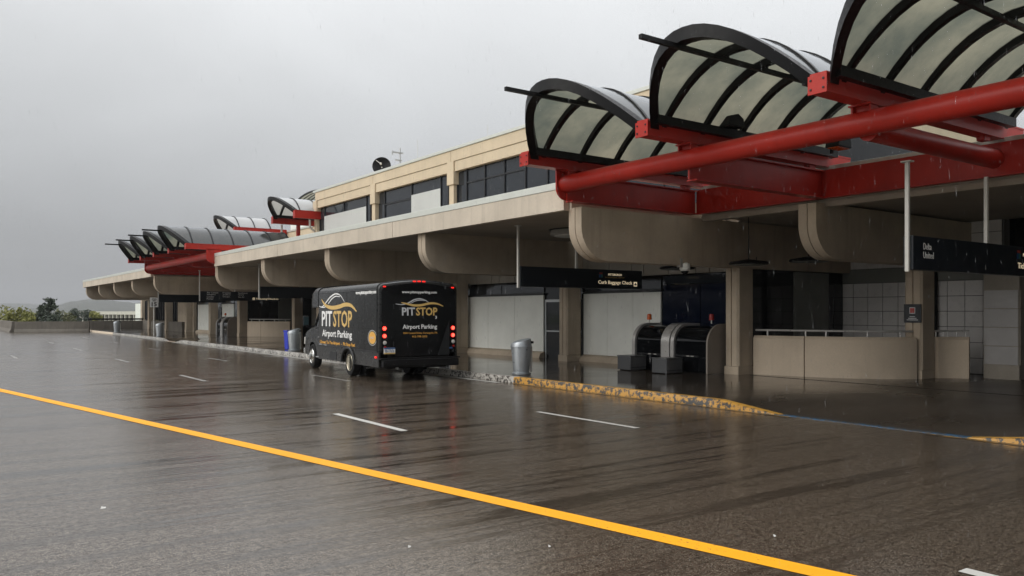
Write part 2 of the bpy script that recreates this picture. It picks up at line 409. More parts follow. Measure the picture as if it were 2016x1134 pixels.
# sidewalk as a grid so that the crossings can dip
ys = [-30 + 0.35 * i for i in range(int(120 / 0.35) + 1)]
xs = [KERB + 0.15, 12.3, 12.8, 13.3, 13.8, 20, 30]
sw = MB(); nx = len(xs); vsx = []
for y in ys:
    for x in xs:
        tt = max(0, 1 - (x - xs[0]) / 1.9)
        vsx.append((x, y, WZ - (WZ - ramp_h(y)) * tt - 0.004))
sw.add(vsx, [(j * nx + i, j * nx + i + 1, (j + 1) * nx + i + 1, (j + 1) * nx + i) for j in range(len(ys) - 1) for i in range(nx - 1)])
sidewalk = struct(sw.build('sidewalk', WALK, smooth='all'))
struct(MB().box((11.95, -30, -0.9), (30, 90, -0.02)).build('sidewalk', CONC_D))

def kerb(y0, y1, m, name='kerb'):
    k = MB(); n = max(2, int(abs(y1 - y0) / 0.3)); vv = []
    for i in range(n + 1):
        y = y0 + (y1 - y0) * i / n; h = ramp_h(y) + 0.006
        jit = 0.008 * math.sin(y * 7.3) * math.sin(y * 2.1)
        vv += [(KERB - 0.015 + jit, y, -0.02), (KERB + jit, y, h * 0.8), (KERB + 0.03 + jit, y, h), (KERB + 0.16, y, h)]
    k.add(vv, [(4 * i + j, 4 * i + j + 1, 4 * i + j + 5, 4 * i + j + 4) for i in range(n) for j in range(3)])
    o = struct(k.build(name, m, smooth=True))
    top = {'yellow_kerb_paint': KYELT, 'white_kerb_paint': KWHTT}.get(m.name)
    if top:
        o.data.materials.append(top)
        for p in o.data.polygons:
            if p.center.x > KERB + 0.02: p.material_index = 1
    return o
kerb(-12, 5.5, KYEL); kerb(5.5, 8.6, KBLU); kerb(8.6, 16.3, KYEL); kerb(16.3, 50.4, KWHT); kerb(50.4, 52.4, BARR); kerb(52.4, 70.2, KWHT); kerb(70.2, 86, BARR)
# slot drain along the column line
struct(MB().box((17.02, -20, 0.147), (17.07, 13.3, 0.150)).build('drain_slot', RUBBER, sidewalk))

# painted markings: thin sheets on the road
def mark(name, pts, m, z=0.004):
    return MB().add([(x, y, z) for x, y in pts], [tuple(range(len(pts)))]).build(name, m, road, fix=False)
def seg(name, p, q, wdt, m, z=0.004):
    p, q = Vector((*p, 0)), Vector((*q, 0)); d = (q - p).normalized(); n = Vector((-d.y, d.x, 0)) * wdt / 2
    nseg = max(1, int((q - p).length / 1.0)); k = MB(); vv = []
    for i in range(nseg + 1):
        c = p + (q - p) * i / nseg; vv += [(c.x + n.x, c.y + n.y, z), (c.x - n.x, c.y - n.y, z)]
    k.add(vv, [(2 * i, 2 * i + 1, 2 * i + 3, 2 * i + 2) for i in range(nseg)])
    o = k.build(name, m, road, fix=False)
    return o
seg('yellow_line', (-0.95, 33.2), (6.06, -3.0), 0.21, YLINE)
for y in (0.2, 10.67, 21.3, 31.0, 41.8, 52.2):
    seg('lane_dash', (5.70, y), (5.70, y + 2.5), 0.12, WLINE if y < 15 else WLINEF)
for y in (-1.6, 8.87, 19.2, 29.6, 40.0, 50.4, 60.8):
    seg('lane_dash', (8.70, y), (8.70, y + 2.48), 0.11, WLINE if y < 15 else WLINEF)
for y in (36, 46.5, 57):
    seg('lane_dash', (2.7, y), (2.7, y + 2.5), 0.11, WLINEF)
seg('kerb_line', (KERB - 0.24, 16.6), (KERB - 0.24, 26), 0.19, WLINE); seg('kerb_line', (KERB - 0.24, 26.1), (KERB - 0.24, 49.8), 0.19, WLINE)
seg('kerb_line', (KERB - 0.10, 8.3), (KERB - 0.10, 16.2), 0.14, YSMEAR, 0.0035); seg('kerb_line', (KERB - 0.10, -8), (KERB - 0.10, 6.0), 0.14, YSMEAR, 0.0035)
seg('kerb_line', (KERB - 0.2, 53), (KERB - 0.2, 71), 0.17, WLINEF)

# ------------------------------------------------------------------ terminal building
T = thing('terminal_building', 'long two storey concrete terminal with cream upper wall and overhanging canopy', 'building', (XW, 40, 0))

def fin(x0, x1, y, name='canopy_beam', zt=Z_SOF + 0.02, zb=2.9, r=0.8, wd=0.43, grooved=True):
    prof = [(x0, zt)] + [(x0 + r - r * math.cos(a), zb + r * 0.92 - r * 0.92 * math.sin(a)) for a in [math.pi / 2 * i / 10 for i in range(11)]] + [(x1, zb), (x1, zt)]
    g = 0.022 if grooved else 0
    k = MB()
    def P(s, inset=0):
        return lambda x, z: (x, y + s, z)
    if grooved:
        k.prism(prof, P(-wd / 2), P(-g / 2)); k.prism(prof, P(g / 2), P(wd / 2))
        inn = [(x0 + 0.04, zt - 0.001)] + [(x + 0.03, z + 0.03) for x, z in prof[1:-2]] + [(x1 - 0.01, zb + 0.03), (x1 - 0.01, zt - 0.001)]
        k.prism(inn, P(-g / 2 + .001), P(g / 2 - .001))
    else: k.prism(prof, P(-wd / 2), P(wd / 2))
    return k.build(name, CONC, T, smooth=True)
def column(x, y, zt=2.91, wx=0.58, wy=0.44):
    k = MB(); g = 0.02; ch = 0.05
    # plan outline with a groove in the street face, chamfered corners
    pl = [(x, y - g / 2 - .005), (x, y - wy / 2 + ch), (x + ch, y - wy / 2), (x + wx, y - wy / 2), (x + wx, y + wy / 2), (x + ch, y + wy / 2), (x, y + wy / 2 - ch), (x, y + g / 2 + .005), (x + 0.035, y + g / 2), (x + 0.035, y - g / 2)]
    k.prism(pl, lambda a, b: (a, b, 0.36), lambda a, b: (a, b, zt))
    c = k.build('column', CONC, T)
    boxo('column_base', (x - 0.006, y - wy / 2 - 0.006, WZ - 0.01), (x + wx, y + wy / 2 + 0.006, 0.352), CONC, c)
    return c
KS = [0, 1, 2, 3, 4, 6, 7, 8, 9, 10]
for k in KS:
    fin(11.62, XW + (4.5 if k in (0, 6, 4) else 0.1), GY(k) if k != 10 else 82.6)
    column(XC, GY(k))
for (y, sgn) in ((GY(0) - 3.4, 1), (GY(6) - 3.45, 1), (GY(4) + 3.45, 1)):
    fin(15.2, 22.4, y); column(19.4, y - 0.05)
# canopy slabs + fascia panels + metal coping
for (a, b, cuts) in ((13.98, 41.2, (22.2, 32.2)), (55.3, 83.4, (64.5, 74.0))):
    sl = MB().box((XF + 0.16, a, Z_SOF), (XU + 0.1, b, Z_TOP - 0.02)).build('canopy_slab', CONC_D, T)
    e = [a, *cuts, b]
    for p, q in zip(e, e[1:]):
        MB().box((XF, p + 0.012, Z_SOF - 0.03), (XF + 0.155, q - 0.012, Z_TOP)).build('fascia_panel', FASC, sl, bevel=0.006)
    MB().box((XF - 0.012, a, Z_TOP + 0.004), (XF + 0.5, b, Z_TOP + 0.165)).build('coping', COPING, sl, bevel=0.01)
    for yy in (a, b):   # return ends
        MB().box((XF + 0.16, yy - 0.07, Z_SOF - 0.028), (XU, yy + 0.07, Z_TOP + 0.002)).build('fascia_end', FASC, sl)
# slab behind the entrance recesses
for (a, b) in ((-14, 13.6), (41.0, 55.2)):
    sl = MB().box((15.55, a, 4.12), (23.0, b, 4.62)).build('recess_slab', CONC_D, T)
    MB().box((16.95, a - 0.9, 4.075), (23.0, a - 0.005, 4.6)).build('recess_slab', CONC_D, T); MB().box((16.95, b + 0.005, 4.075), (23.0, b + 0.9, 4.6)).build('recess_slab', CONC_D, T)
    MB().box((15.50, a, 4.765), (15.9, b, 4.86)).build('coping', COPING, sl, bevel=0.01)
    MB().box((15.52, a, 4.0), (15.75, b, 4.118)).build('soffit_edge', CONC_D, sl)

# ---- upper storey
def upper(ya, yb, ks):
    MB().box((XU + 0.1, ya, 7.32), (XU + 14, yb, 8.14)).build('upper_wall', CREAM, T)
    MB().box((XU + 0.4, ya + 0.05, 4.52), (XU + 13.9, yb - 0.05, 7.31)).build('upper_core', GLASSD, T)
    for k0, k1 in zip(ks, ks[1:]):
        MB().box((XU, k0 + 0.012, 7.715), (XU + 0.097, k1 - 0.012, 8.145)).build('parapet_panel', CREAM, T, bevel=0.008)
        MB().box((XU + 0.03, k0 + 0.26, 7.31), (XU + 0.097, k1 - 0.26, 7.70)).build('spandrel_panel', CREAM, T, bevel=0.006)
    MB().box((XU - 0.04, ya - 0.02, 8.15), (XU + 0.5, yb + 0.02, 8.27)).build('roof_coping', COPING, T, bevel=0.01)
    for y in ks:
        p = MB().box((XU - 0.03, y - 0.25, 6.80), (XU + 0.32, y + 0.25, 7.708)).build('pilaster', CREAM, T, bevel=0.012)
        MB().box((XU + 0.03, y - 0.17, 4.5), (XU + 0.32, y + 0.17, 6.797)).build('pilaster_shaft', CREAM, p, bevel=0.01)
KU = [GY(0) + 0.2, GY(1) + 0.03, GY(2) - 0.02, GY(3) + 0.03, GY(4) + 0.1]
upper(KU[0] - 0.2, KU[-1] + 0.2, KU)
XG = XU + 0.22
def upane(w_, y0, y1, z0, z1, m=GLASS, name='pane', dx=0.0, g=0.022):
    return boxo(name, (XG + dx, y0 + g, z0 + g), (XG + dx + 0.03, y1 - g, z1 - g), m, w_)
def window_frame(w_, ylines, zl):
    for y in ylines: boxo('mullion', (XG - 0.045, y - 0.03, 4.55), (XG + 0.05, y + 0.03, 7.31), DARKM, w_)
ZT = 6.79
def window(a, b):
    w_ = boxo('window', (XG + 0.04, a, 4.52), (XG + 0.10, b, 7.312), DARKM, T); return w_
# bay nearest the big red canopy: narrow end lights, transom across the middle
w_ = window(20.9, 27.42)
yl = [20.94, 21.62, 22.87, 24.15, 25.43, 26.70, 27.40]
for a, b in zip(yl, yl[1:]):
    if 22.8 < a < 26.6: upane(w_, a, b, ZT, 7.30); upane(w_, a, b, 4.55, ZT)
    else: upane(w_, a, b, 4.55, 7.30)
boxo('transom', (XG - 0.04, 22.87, ZT - 0.03), (XG + 0.04, 26.70, ZT + 0.03), DARKM, w_)
window_frame(w_, yl, 0)
# middle bay with one big blank panel
w_ = window(28.0, 34.5); yl = [28.07, 28.67, 31.13, 33.69, 34.47]
upane(w_, 28.07, 28.67, 4.55, 7.3); upane(w_, 33.69, 34.47, 4.55, 7.3); upane(w_, 28.67, 31.13, 6.82, 7.3); upane(w_, 31.13, 33.69, 6.72, 7.3); upane(w_, 31.13, 33.69, 4.55, 6.72)
upane(w_, 28.67, 31.13, 4.55, 6.82, UPANEL, 'blank_panel', -0.05, 0.0)
boxo('transom', (XG - 0.04, 31.13, 6.66), (XG + 0.04, 33.69, 6.72), DARKM, w_); window_frame(w_, yl[:1] + yl[1:2] + yl[2:3] + yl[3:], 0)
# far bay with a wide blank panel
w_ = window(35.0, 41.4); yl = [35.17, 35.61, 38.22, 40.66, 41.3]
upane(w_, 35.17, 35.61, 4.55, 7.3); upane(w_, 40.66, 41.3, 4.55, 7.3); upane(w_, 35.61, 38.22, 6.82, 7.3); upane(w_, 38.22, 40.66, 6.82, 7.3)
upane(w_, 35.61, 38.22, 4.55, 6.82, UPANEL, 'blank_panel', -0.05, 0.0); upane(w_, 38.22, 40.66, 4.55, 6.82, UPANEL, 'blank_panel', -0.05, 0.0)
window_frame(w_, [35.17, 35.61, 40.66, 41.3], 0)
boxo('mullion', (XG - 0.045, 38.19, 6.83), (XG + 0.05, 38.25, 7.31), DARKM, w_)
w_ = window(14.2, 20.5); yl = [14.25, 16.3, 18.4, 20.45]
for a, b in zip(yl, yl[1:]): upane(w_, a, b, 4.55, 7.3)
window_frame(w_, yl, 0)
# recessed upper wall between the upper glass shells of the far entrance
MB().box((19.0, 41.6, 4.6), (26, 56, 6.95)).build('recess_upper_wall', CREAM, T)
MB().box((18.95, 41.6, 6.96), (19.4, 56, 7.07)).build('roof_coping', COPING, T)
w_ = boxo('window', (18.97, 42.0, 4.62), (18.995, 51.2, 6.4), DARKM, T)
for a, b, m in ((42.0, 43.6, UPANEL), (43.6, 46.6, UPANEL), (46.6, 49.0, GLASSD), (49.0, 51.2, GLASSD)):
    boxo('pane', (18.93, a + .03, 4.66 if m is GLASSD else 4.65), (18.965, b - .03, 6.36 if m is GLASSD else 6.1), m, w_)
MB().box((18.85, 52.0, 4.6), (18.99, 52.6, 7.0)).build('pilaster', CREAM, T)
# roof vault further back: striped barrel skylight
VX, VY, VZ = 22.5, 56.2, 9.0
def arc(x, e): return [(x, VY + (4.3 + e) * math.cos(a), VZ + (1.45 + e) * math.sin(a)) for a in [math.pi * i / 20 for i in range(21)]]
k = MB(); A, B = arc(VX, 0), arc(VX + 9, 0); k.add(A + B, [(i, i + 1, 22 + i, 21 + i) for i in range(20)])
k.box((VX, VY - 4.25, 6.9), (VX + 9, VY + 4.25, VZ))
vault = k.build('roof_vault', WPANEL, T, smooth=True)
for j in range(30):
    k = MB(); k.path(arc(VX + j * 0.30, 0.05), 0.075, 5); k.build('vault_rib', DARKM, vault)
# ---- ground floor wall
def wall_piece(name, y0, y1, z0, z1, m, dx=0.0, th=0.06, bevel=0):
    return boxo(name, (XW - dx - th, y0, z0), (XW - dx, y1, z1), m, T, bevel)
MB().box((XW, 14.02, 0.1), (XW + 0.3, 41.2, Z_SOF)).build('ground_wall', GLASSD, T)
MB().box((XW, 55.4, 0.1), (XW + 0.3, 90, Z_SOF)).build('ground_wall', GLASSD, T)
def panel_bay(y0, y1, npan, door=True):
    """blank white panels on a sloping plinth, dark glass strip above"""
    pl = MB(); pr = [(XW - 0.30, WZ - .02), (XW - 0.22, 0.30), (XW - 0.04, 0.36), (XW - 0.04, WZ - .02)]
    pl.prism(pr, lambda x, z: (x, y0, z), lambda x, z: (x, y1, z)); pl.build('plinth', CONC, T)
    st = (y1 - y0) / npan
    for i in range(npan): wall_piece('blank_panel', y0 + i * st + 0.005, y0 + (i + 1) * st - 0.005, 0.365, 2.36, WPANEL, 0.02)
    wall_piece('transom_frame', y0 - .04, y1 + .04, 2.36, 2.44, DARKM, 0.02, 0.08)
    for i in range(2):
        s2 = (y1 - y0) / 2; wall_piece('pane', y0 + i * s2 + 0.03, y0 + (i + 1) * s2 - 0.03, 2.45, 2.76, GLASS, 0.01, 0.03)
def doors(yc, sgn):
    """swing doors either side of a column, thin steel frames"""
    for s in (-1, 1):
        d = boxo('door', (XW - 0.06, yc + s * 0.55 - 0.42, WZ), (XW - 0.02, yc + s * 0.55 + 0.42, 2.15), GLASSD, T)
        for e in (-1, 1): boxo('stile', (XW - 0.085, yc + s * 0.55 + e * 0.42 - 0.025, WZ), (XW - 0.061, yc + s * 0.55 + e * 0.42 + 0.025, 2.2), ALUM, d)
        boxo('head_rail', (XW - 0.085, yc + s * 0.55 - 0.395, 2.11), (XW - 0.061, yc + s * 0.55 + 0.395, 2.2), ALUM, d)
        boxo('push_bar', (XW - 0.12, yc + s * 0.55 - 0.39, 1.08), (XW - 0.09, yc + s * 0.55 + 0.39, 1.12), ALUM, d)
panel_bay(17.0, 20.5, 3); panel_bay(22.65, 27.9, 3); panel_bay(29.9, 34.0, 3); panel_bay(36.2, 41.0, 3)
doors(21.55, 1); doors(28.9, 1); doors(35.1, 1)
panel_bay(58.5, 61.4, 2); panel_bay(63.2, 68.0, 3); doors(62.3, 1)
# concrete lintel panels above, one by one
y = 14.1
i = 0
while y < 41:
    wd = 0.52 if i % 3 == 1 else 1.02
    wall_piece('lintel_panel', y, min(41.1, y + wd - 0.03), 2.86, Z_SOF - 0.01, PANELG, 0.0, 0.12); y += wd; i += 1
y = 55.6
while y < 83:
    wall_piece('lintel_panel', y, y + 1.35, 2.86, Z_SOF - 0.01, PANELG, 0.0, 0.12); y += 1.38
# navy glazing behind the baggage belts
for a, b in ((14.05, 15.5), (15.53, 16.95)): wall_piece('navy_panel', a, b, 0.2, 2.55, BLUEPANEL, 0.0, 0.04)
for a, b in ((55.6, 57.0), (57.03, 58.4)): wall_piece('pane', a, b, 0.2, 2.55, GLASS, 0.0, 0.04)
wall_piece('pane', 14.05, 16.95, 2.58, 2.82, GLASS, 0.0, 0.03)
# far end: tall glazing with close mullions on a low sill
g_ = wall_piece('end_window', 74.0, 87.5, 1.05, 2.9, GLASS, 0.02, 0.04)
for i in range(19): boxo('mullion', (XW - 0.13, 74.0 + i * 0.75 - 0.05, 1.05), (XW - 0.061, 74.0 + i * 0.75 + 0.05, 2.9), DARKM, g_)
boxo('sill_wall', (XW - 0.6, 71.0, 0.14), (XW - 0.065, 88, 0.95), PARAP, T)
MB().box((XW - 0.3, 68.4, 0.14), (XW - 0.07, 73.6, 2.9)).build('end_pier', CONC, T)
MB().box((XW - 0.4, 87.6, 0.14), (XW + 8, 88.2, 4.1)).build('end_wall', CONC, T)

# recess beside the near entrance: return wall (faces the camera), back wall of square tiles
RX = 22.0
def recess(yr, s):
    """yr: plane of the return wall; s: direction in which the recess opens (-1 towards the camera)"""
    lo, hi = sorted((yr, yr - 0.15 * s))
    def rb(name, x0, x1, z0, z1, m, d=0.0, th=0.05):
        a, b = sorted((yr + s * d, yr + s * (d + th))); return boxo(name, (x0, a, z0), (x1, b, z1), m, T)
    MB().box((17.5, lo, 0.1), (RX, hi, 2.9)).build('return_wall', GLASSD, T)
    rb('pane', 17.55, 19.55, 0.2, 2.88, GLASSD, 0.0, 0.03); rb('grey_panel', 19.6, 21.2, 0.2, 2.88, GPANEL, 0.0, 0.06); rb('pane', 21.25, 21.95, 0.2, 2.88, GLASSD, 0.0, 0.03)
recess(13.85, -1); recess(55.0, -1); recess(41.45, 1)
MB().box((RX, 9.4, 0.1), (RX + 0.3, 14.0, 4.1)).build('tile_wall_back', GROUT, T)
for r in range(10):
    for c_ in range(10):
        z0 = 0.16 + r * 0.405; y0 = 9.45 + c_ * 0.45
        if 2.42 < z0 < 2.95: continue
        boxo('tile', (RX - 0.02, y0 + 0.008, z0 + 0.008), (RX + 0.01, y0 + 0.442, min(4.1, z0 + 0.397)), TILE, T)
boxo('dark_band', (RX - 0.06, 9.4, 2.60), (RX - 0.001, 13.9, 2.98), GPANEL, T)
MB().box((20.9, 8.6, 0.1), (22.5, 9.4, 3.0)).build('vestibule_wall', PANELG, T)
for z0 in (0.5, 0.95, 1.4, 1.85): boxo('tile', (20.88, 8.62, z0), (20.899, 9.38, z0 + 0.43), TILED, T)
for z0 in (0.5, 0.95, 1.4, 1.85):
    for x0 in (20.92, 21.45, 21.98): boxo('tile', (x0, 8.58, z0), (x0 + 0.51, 8.599, z0 + 0.43), PANELG, T)
MB().box((22.3, -14, 0.1), (22.6, 9.42, 4.12)).build('recess_back_wall', GLASSD, T)
d = boxo('door', (22.2, 5.6, WZ), (22.29, 8.3, 2.25), GLASSD, T)
for y in (5.6, 6.95, 8.3): boxo('stile', (22.14, y - 0.05, WZ), (22.195, y + 0.05, 2.3), ALUM, d)
boxo('head_rail', (22.14, 5.66, 2.2), (22.195, 8.24, 2.3), ALUM, d)
boxo('red_header', (22.1, 5.0, 2.4), (22.28, 8.5, 2.62), RED, T)
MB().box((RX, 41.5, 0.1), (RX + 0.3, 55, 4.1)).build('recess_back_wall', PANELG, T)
MB().box((22.0, 13.86, 2.9), (22.3, 14.1, 4.2)).build('recess_back_wall', CONC, T)
# pipe against the tile wall
MB().tube((RX - 0.12, 11.1, 0.15), (RX - 0.12, 11.1, 3.3), 0.085).build('drain_pipe', BLACK, T, smooth=True)

# ------------------------------------------------------------------ red steel entrance canopies with glass shells
def shell_pts(ya, yb, x, z0, rise, lean, n=16):
    """points of one arch, far foot ya to near foot yb; lean moves the crown towards the street"""
    out_ = []
    for i in range(n + 1):
        t = i / n; hgt = rise * (1 - abs(2 * t - 1) ** 2.15)
        out_.append((x - lean * hgt, ya + (yb - ya) * t, z0 + hgt))
    return out_
def strip(P, wdt, th, dirx=1):
    """band along an arch: wdt across X, th downwards"""
    k = MB(); vv = []
    for (x, y, z) in P: vv += [(x, y, z), (x + wdt, y, z), (x + wdt, y, z - th), (x, y, z - th)]
    n = len(P)
    k.add(vv, [(4 * i + j, 4 * i + (j + 1) % 4, 4 * i + 4 + (j + 1) % 4, 4 * i + 4 + j) for i in range(n - 1) for j in range(4)] + [(0, 1, 2, 3), (4 * n - 1, 4 * n - 2, 4 * n - 3, 4 * n - 4)])
    return k
def glass_shell(parent, ya, yb, x0, nb, z0, rise, bay=1.0, name='glass_shell', rod=True, skin=None):
    """barrel of frosted panes between two beams; part = front rim, sub-parts = panes, ribs, rod"""
    leans = [1.0, 0.0]
    rim = strip(shell_pts(ya, yb, x0, z0, rise, 1.0), 0.21, 0.20).build(name, BLACK, parent, smooth=True)
    X = [x0] + [x0 + 0.28 + bay * i for i in range(nb)]
    for i in range(nb):
        la = 1.0 if i == 0 else 0.0
        A = shell_pts(ya, yb, X[i] + 0.05, z0 - 0.015, rise, la); B = shell_pts(ya, yb, X[i + 1] + 0.05, z0 - 0.015, rise, 0.0)
        n = len(A); k = MB(); k.add(A + B, [(j, j + 1, n + j + 1, n + j) for j in range(n - 1)])
        k.build('pane', skin or ACRYL, rim, smooth='all', fix=False)
        rb = strip(shell_pts(ya, yb, X[i + 1], z0 - 0.03, rise, 0.0), 0.11, 0.11); rb.build('rib', BLACK, rim, smooth=True)
        sb = strip(shell_pts(ya, yb, X[i + 1] + 0.01, z0 + 0.018, rise, 0.0), 0.06, 0.03); sb.build('seam_bar', BLACK, rim, smooth=True)
    for y in (ya - 0.09, yb + 0.09):
        MB().box((x0 + 0.03, y - 0.06, z0 - 0.13), (X[-1] + 0.1, y + 0.06, z0 + 0.02)).build('foot_rail', BLACK, rim)
    # glazed rear end
    if rod:
        ym = ya + (yb - ya) * 0.45; zr = z0 + rise * 0.74
        k = MB().box((x0 - 1.64, ym - 0.035, zr - 0.035), (X[-1], ym + 0.035, zr + 0.035))
        for xx in X[1:]: k.box((xx + 0.02, ym - 0.02, zr + 0.031), (xx + 0.06, ym + 0.02, zr + rise * 0.22))
        k.build('brace_rod', BLACK, rim)
    return rim
def beam(parent, x0, x1, y, z0, z1, name='support_beam'):
    k = MB().box((x0, y - 0.03, z0 + 0.025), (x1, y + 0.03, z1 - 0.025)).box((x0, y - 0.13, z1 - 0.03), (x1, y + 0.13, z1)).box((x0, y - 0.13, z0), (x1, y + 0.13, z0 + 0.03))
    # side plates close the box at the street end
    k.box((x0, y - 0.12, z0 + 0.031), (x1, y - 0.105, z1 - 0.031)).box((x0, y + 0.105, z0 + 0.031), (x1, y + 0.12, z1 - 0.031))
    b_ = k.build(name, RED, parent)
    boxo('end_plate', (x0 - 0.025, y - 0.15, z0 - 0.02), (x0 - 0.002, y + 0.15, z1 - 0.035), RED, b_, 0.004)
    for dy in (-0.10, 0.10):
        for dz in (0.05, 0.18): boxo('bolt', (x0 - 0.04, y + dy - 0.014, z0 + dz - 0.014), (x0 - 0.0255, y + dy + 0.014, z0 + dz + 0.014), DARKM, b_, 0.005)
    return b_
def entrance(zone, label, near):
    ya, yb = zone; ys_ = [yb - 3.45 * i for i in range(5)]
    E_ = thing('entrance_canopy', label, 'canopy', (13.4, (ya + yb) / 2, 4.0))
    # front pipe with plate ends
    PZ, PX = 4.55, 11.28
    pipe = MB().tube((PX, ya - 0.1, PZ), (PX, yb + 0.1, PZ), 0.185, n=28).build('front_pipe', RED, E_, smooth=True)
    for y in (ya - 0.11, yb + 0.11):
        prof = [(PX - 0.23, 4.88), (PX - 0.23, 4.45)] + [(PX + 0.07 - 0.30 * math.cos(a), 4.45 - 0.26 * math.sin(a)) for a in [math.pi / 2 * i / 6 for i in range(1, 7)]] + [(PX + 0.5, 4.19), (PX + 0.5, 4.88)]
        MB().prism(prof, lambda x, z: (x, y - 0.02, z), lambda x, z: (x, y + 0.02, z)).build('pipe_end_plate', RED, pipe)
    MB().box((15.40, ya, 4.19), (15.47, yb, 4.76)).box((15.33, ya, 4.16), (15.49, yb, 4.188)).build('rear_girder', RED, E_)
    for i, y in enumerate(ys_):
        yg = y + (0.06 if i == 0 else (-0.06 if i == 4 else 0))
        g = MB().box((PX + 0.02, yg - 0.02, 4.19), (15.395, yg + 0.02, 4.74)).box((PX + 0.1, yg - 0.12, 4.165), (15.395, yg + 0.12, 4.192)).box((PX + 0.21, yg - 0.1, 4.725), (15.395, yg + 0.1, 4.75))
        if i == 2: g = MB().tube((PX + 0.1, y, 4.48), (15.395, y, 4.48), 0.17, n=20)
        g.build('cross_girder', RED, E_, smooth=(i == 2))
        b_ = beam(E_, 10.12, 16.3, y, 4.83, 5.11)
        # saddle bracket from pipe to beam
        MB().box((PX - 0.10, y - 0.16, 4.70), (PX + 0.10, y - 0.13, 4.80)).box((PX - 0.10, y + 0.13, 4.70), (PX + 0.10, y + 0.16, 4.80)).box((PX - 0.02, y - 0.15, 4.60), (PX + 0.02, y + 0.15, 4.80)).box((PX - 0.14, y - 0.18, 4.80), (PX + 0.14, y + 0.18, 4.826)).build('saddle_bracket', RED, b_)
        MB().box((14.9, y - 0.07, 4.75), (15.1, y + 0.07, 4.828)).build('bearing', RED, b_)
    # long diagonal pipe brace under the shells
    for i in range(4):
        glass_shell(E_, ys_[i] - 0.16, ys_[i + 1] + 0.16, 10.16, 6, 5.14, 0.92)
    return E_
E1 = entrance(NEARZ, 'large red steel entrance canopy with frosted glass shells, nearest the camera at upper right', True)
E2 = entrance(FARZ, 'distant red steel entrance canopy with grey glass shells at left end of terminal', False)
# upper small shells over the far entrance
for (ya, yb, lab) in ((44.7, 41.35, 'small upper glass shell on red beams against the cream wall corner'), (55.0, 51.7, 'small upper glass shell on red beam, farther left beyond the roof gap')):
    U = thing('upper_glass_shell', lab, 'canopy', (17, (ya + yb) / 2, 7.0), 'upper glass shells')
    for y in (ya, yb): beam(U, 15.6, 18.94, y, 6.72, 7.13)
    glass_shell(U, ya - 0.14, yb + 0.14, 15.64, 3, 7.16, 0.80, 1.0, rod=False, skin=ACRYLW)
    MB().box((17.0, ya - 0.09, 4.63), (17.18, ya + 0.09, 6.71)).build('post', RED, U)
    if ya < 50:
        MB().path([(16.55, yb + 0.25, 6.7), (16.55, yb + 0.25, 6.3), (17.1, yb + 0.3, 5.9), (17.1, yb + 0.3, 4.64)], 0.06).build('downpipe', GALV, U)
        MB().path([(16.2, ya + 0.2, 6.7), (16.2, ya + 0.2, 6.2), (16.95, ya + 0.2, 5.6), (16.95, ya + 0.2, 4.64)], 0.06).build('downpipe', GALV, U)

# floodlights under the near shells
for (x, y, z, lab, up) in ((12.1, 10.05, 5.12, 'black floodlight on red beam under the second glass shell', 0.0), (13.9, 9.0, 4.78, 'black floodlight with amber lens behind the red pipe', 0.3)):
    F = thing('floodlight', lab, 'floodlight', (x, y, z))
    MB().prism([(-0.22, 0.06), (-0.18, 0.24), (0.05, 0.30), (0.2, 0.22), (0.22, 0.06)], lambda a, b: (x + a, y - 0.30, z + b), lambda a, b: (x + a, y - 0.02, z + b)).build('housing', BLACK, F, bevel=0.015)
    MB().box((x - 0.18, y - 0.27, z + 0.045), (x + 0.18, y - 0.05, z + 0.058)).build('lens', ORANGE if up else GLASSD, F)
    MB().box((x - 0.03, y - 0.04, z - 0.02), (x + 0.03, y + 0.0, z + 0.10)).build('bracket', BLACK, F)

# ------------------------------------------------------------------ hanging signs
LOGO = [simple('logo_red', (0.35, 0.03, 0.02), 0.5), simple('logo_blue', (0.02, 0.08, 0.22), 0.5), simple('logo_teal', (0.02, 0.16, 0.15), 0.5)]
def pictogram(parent, x, y, z, s):
    """small white square carrying a dark suitcase"""
    p = boxo('pictogram', (x, y - 0.006, z), (x + s, y - 0.001, z + s), LETC, parent)
    MB().box((x + s * .16, y - 0.010, z + s * .2), (x + s * .84, y - 0.0065, z + s * .62)).box((x + s * .36, y - 0.010, z + s * .63), (x + s * .64, y - 0.0065, z + s * .76)).build('suitcase', SIGNB, p)
def airport_logo(parent, x, y, z, s):
    for i, (dx, dz, w2, h2) in enumerate(((0.1, 0.66, 0.8, 0.34), (0.0, 0.0, 0.42, 0.62), (0.52, 0.0, 0.42, 0.62))):
        boxo('emblem', (x + dx * s, y - 0.005, z + dz * s), (x + (dx + w2) * s, y - 0.001, z + (dz + h2) * s), LOGO[i], parent)
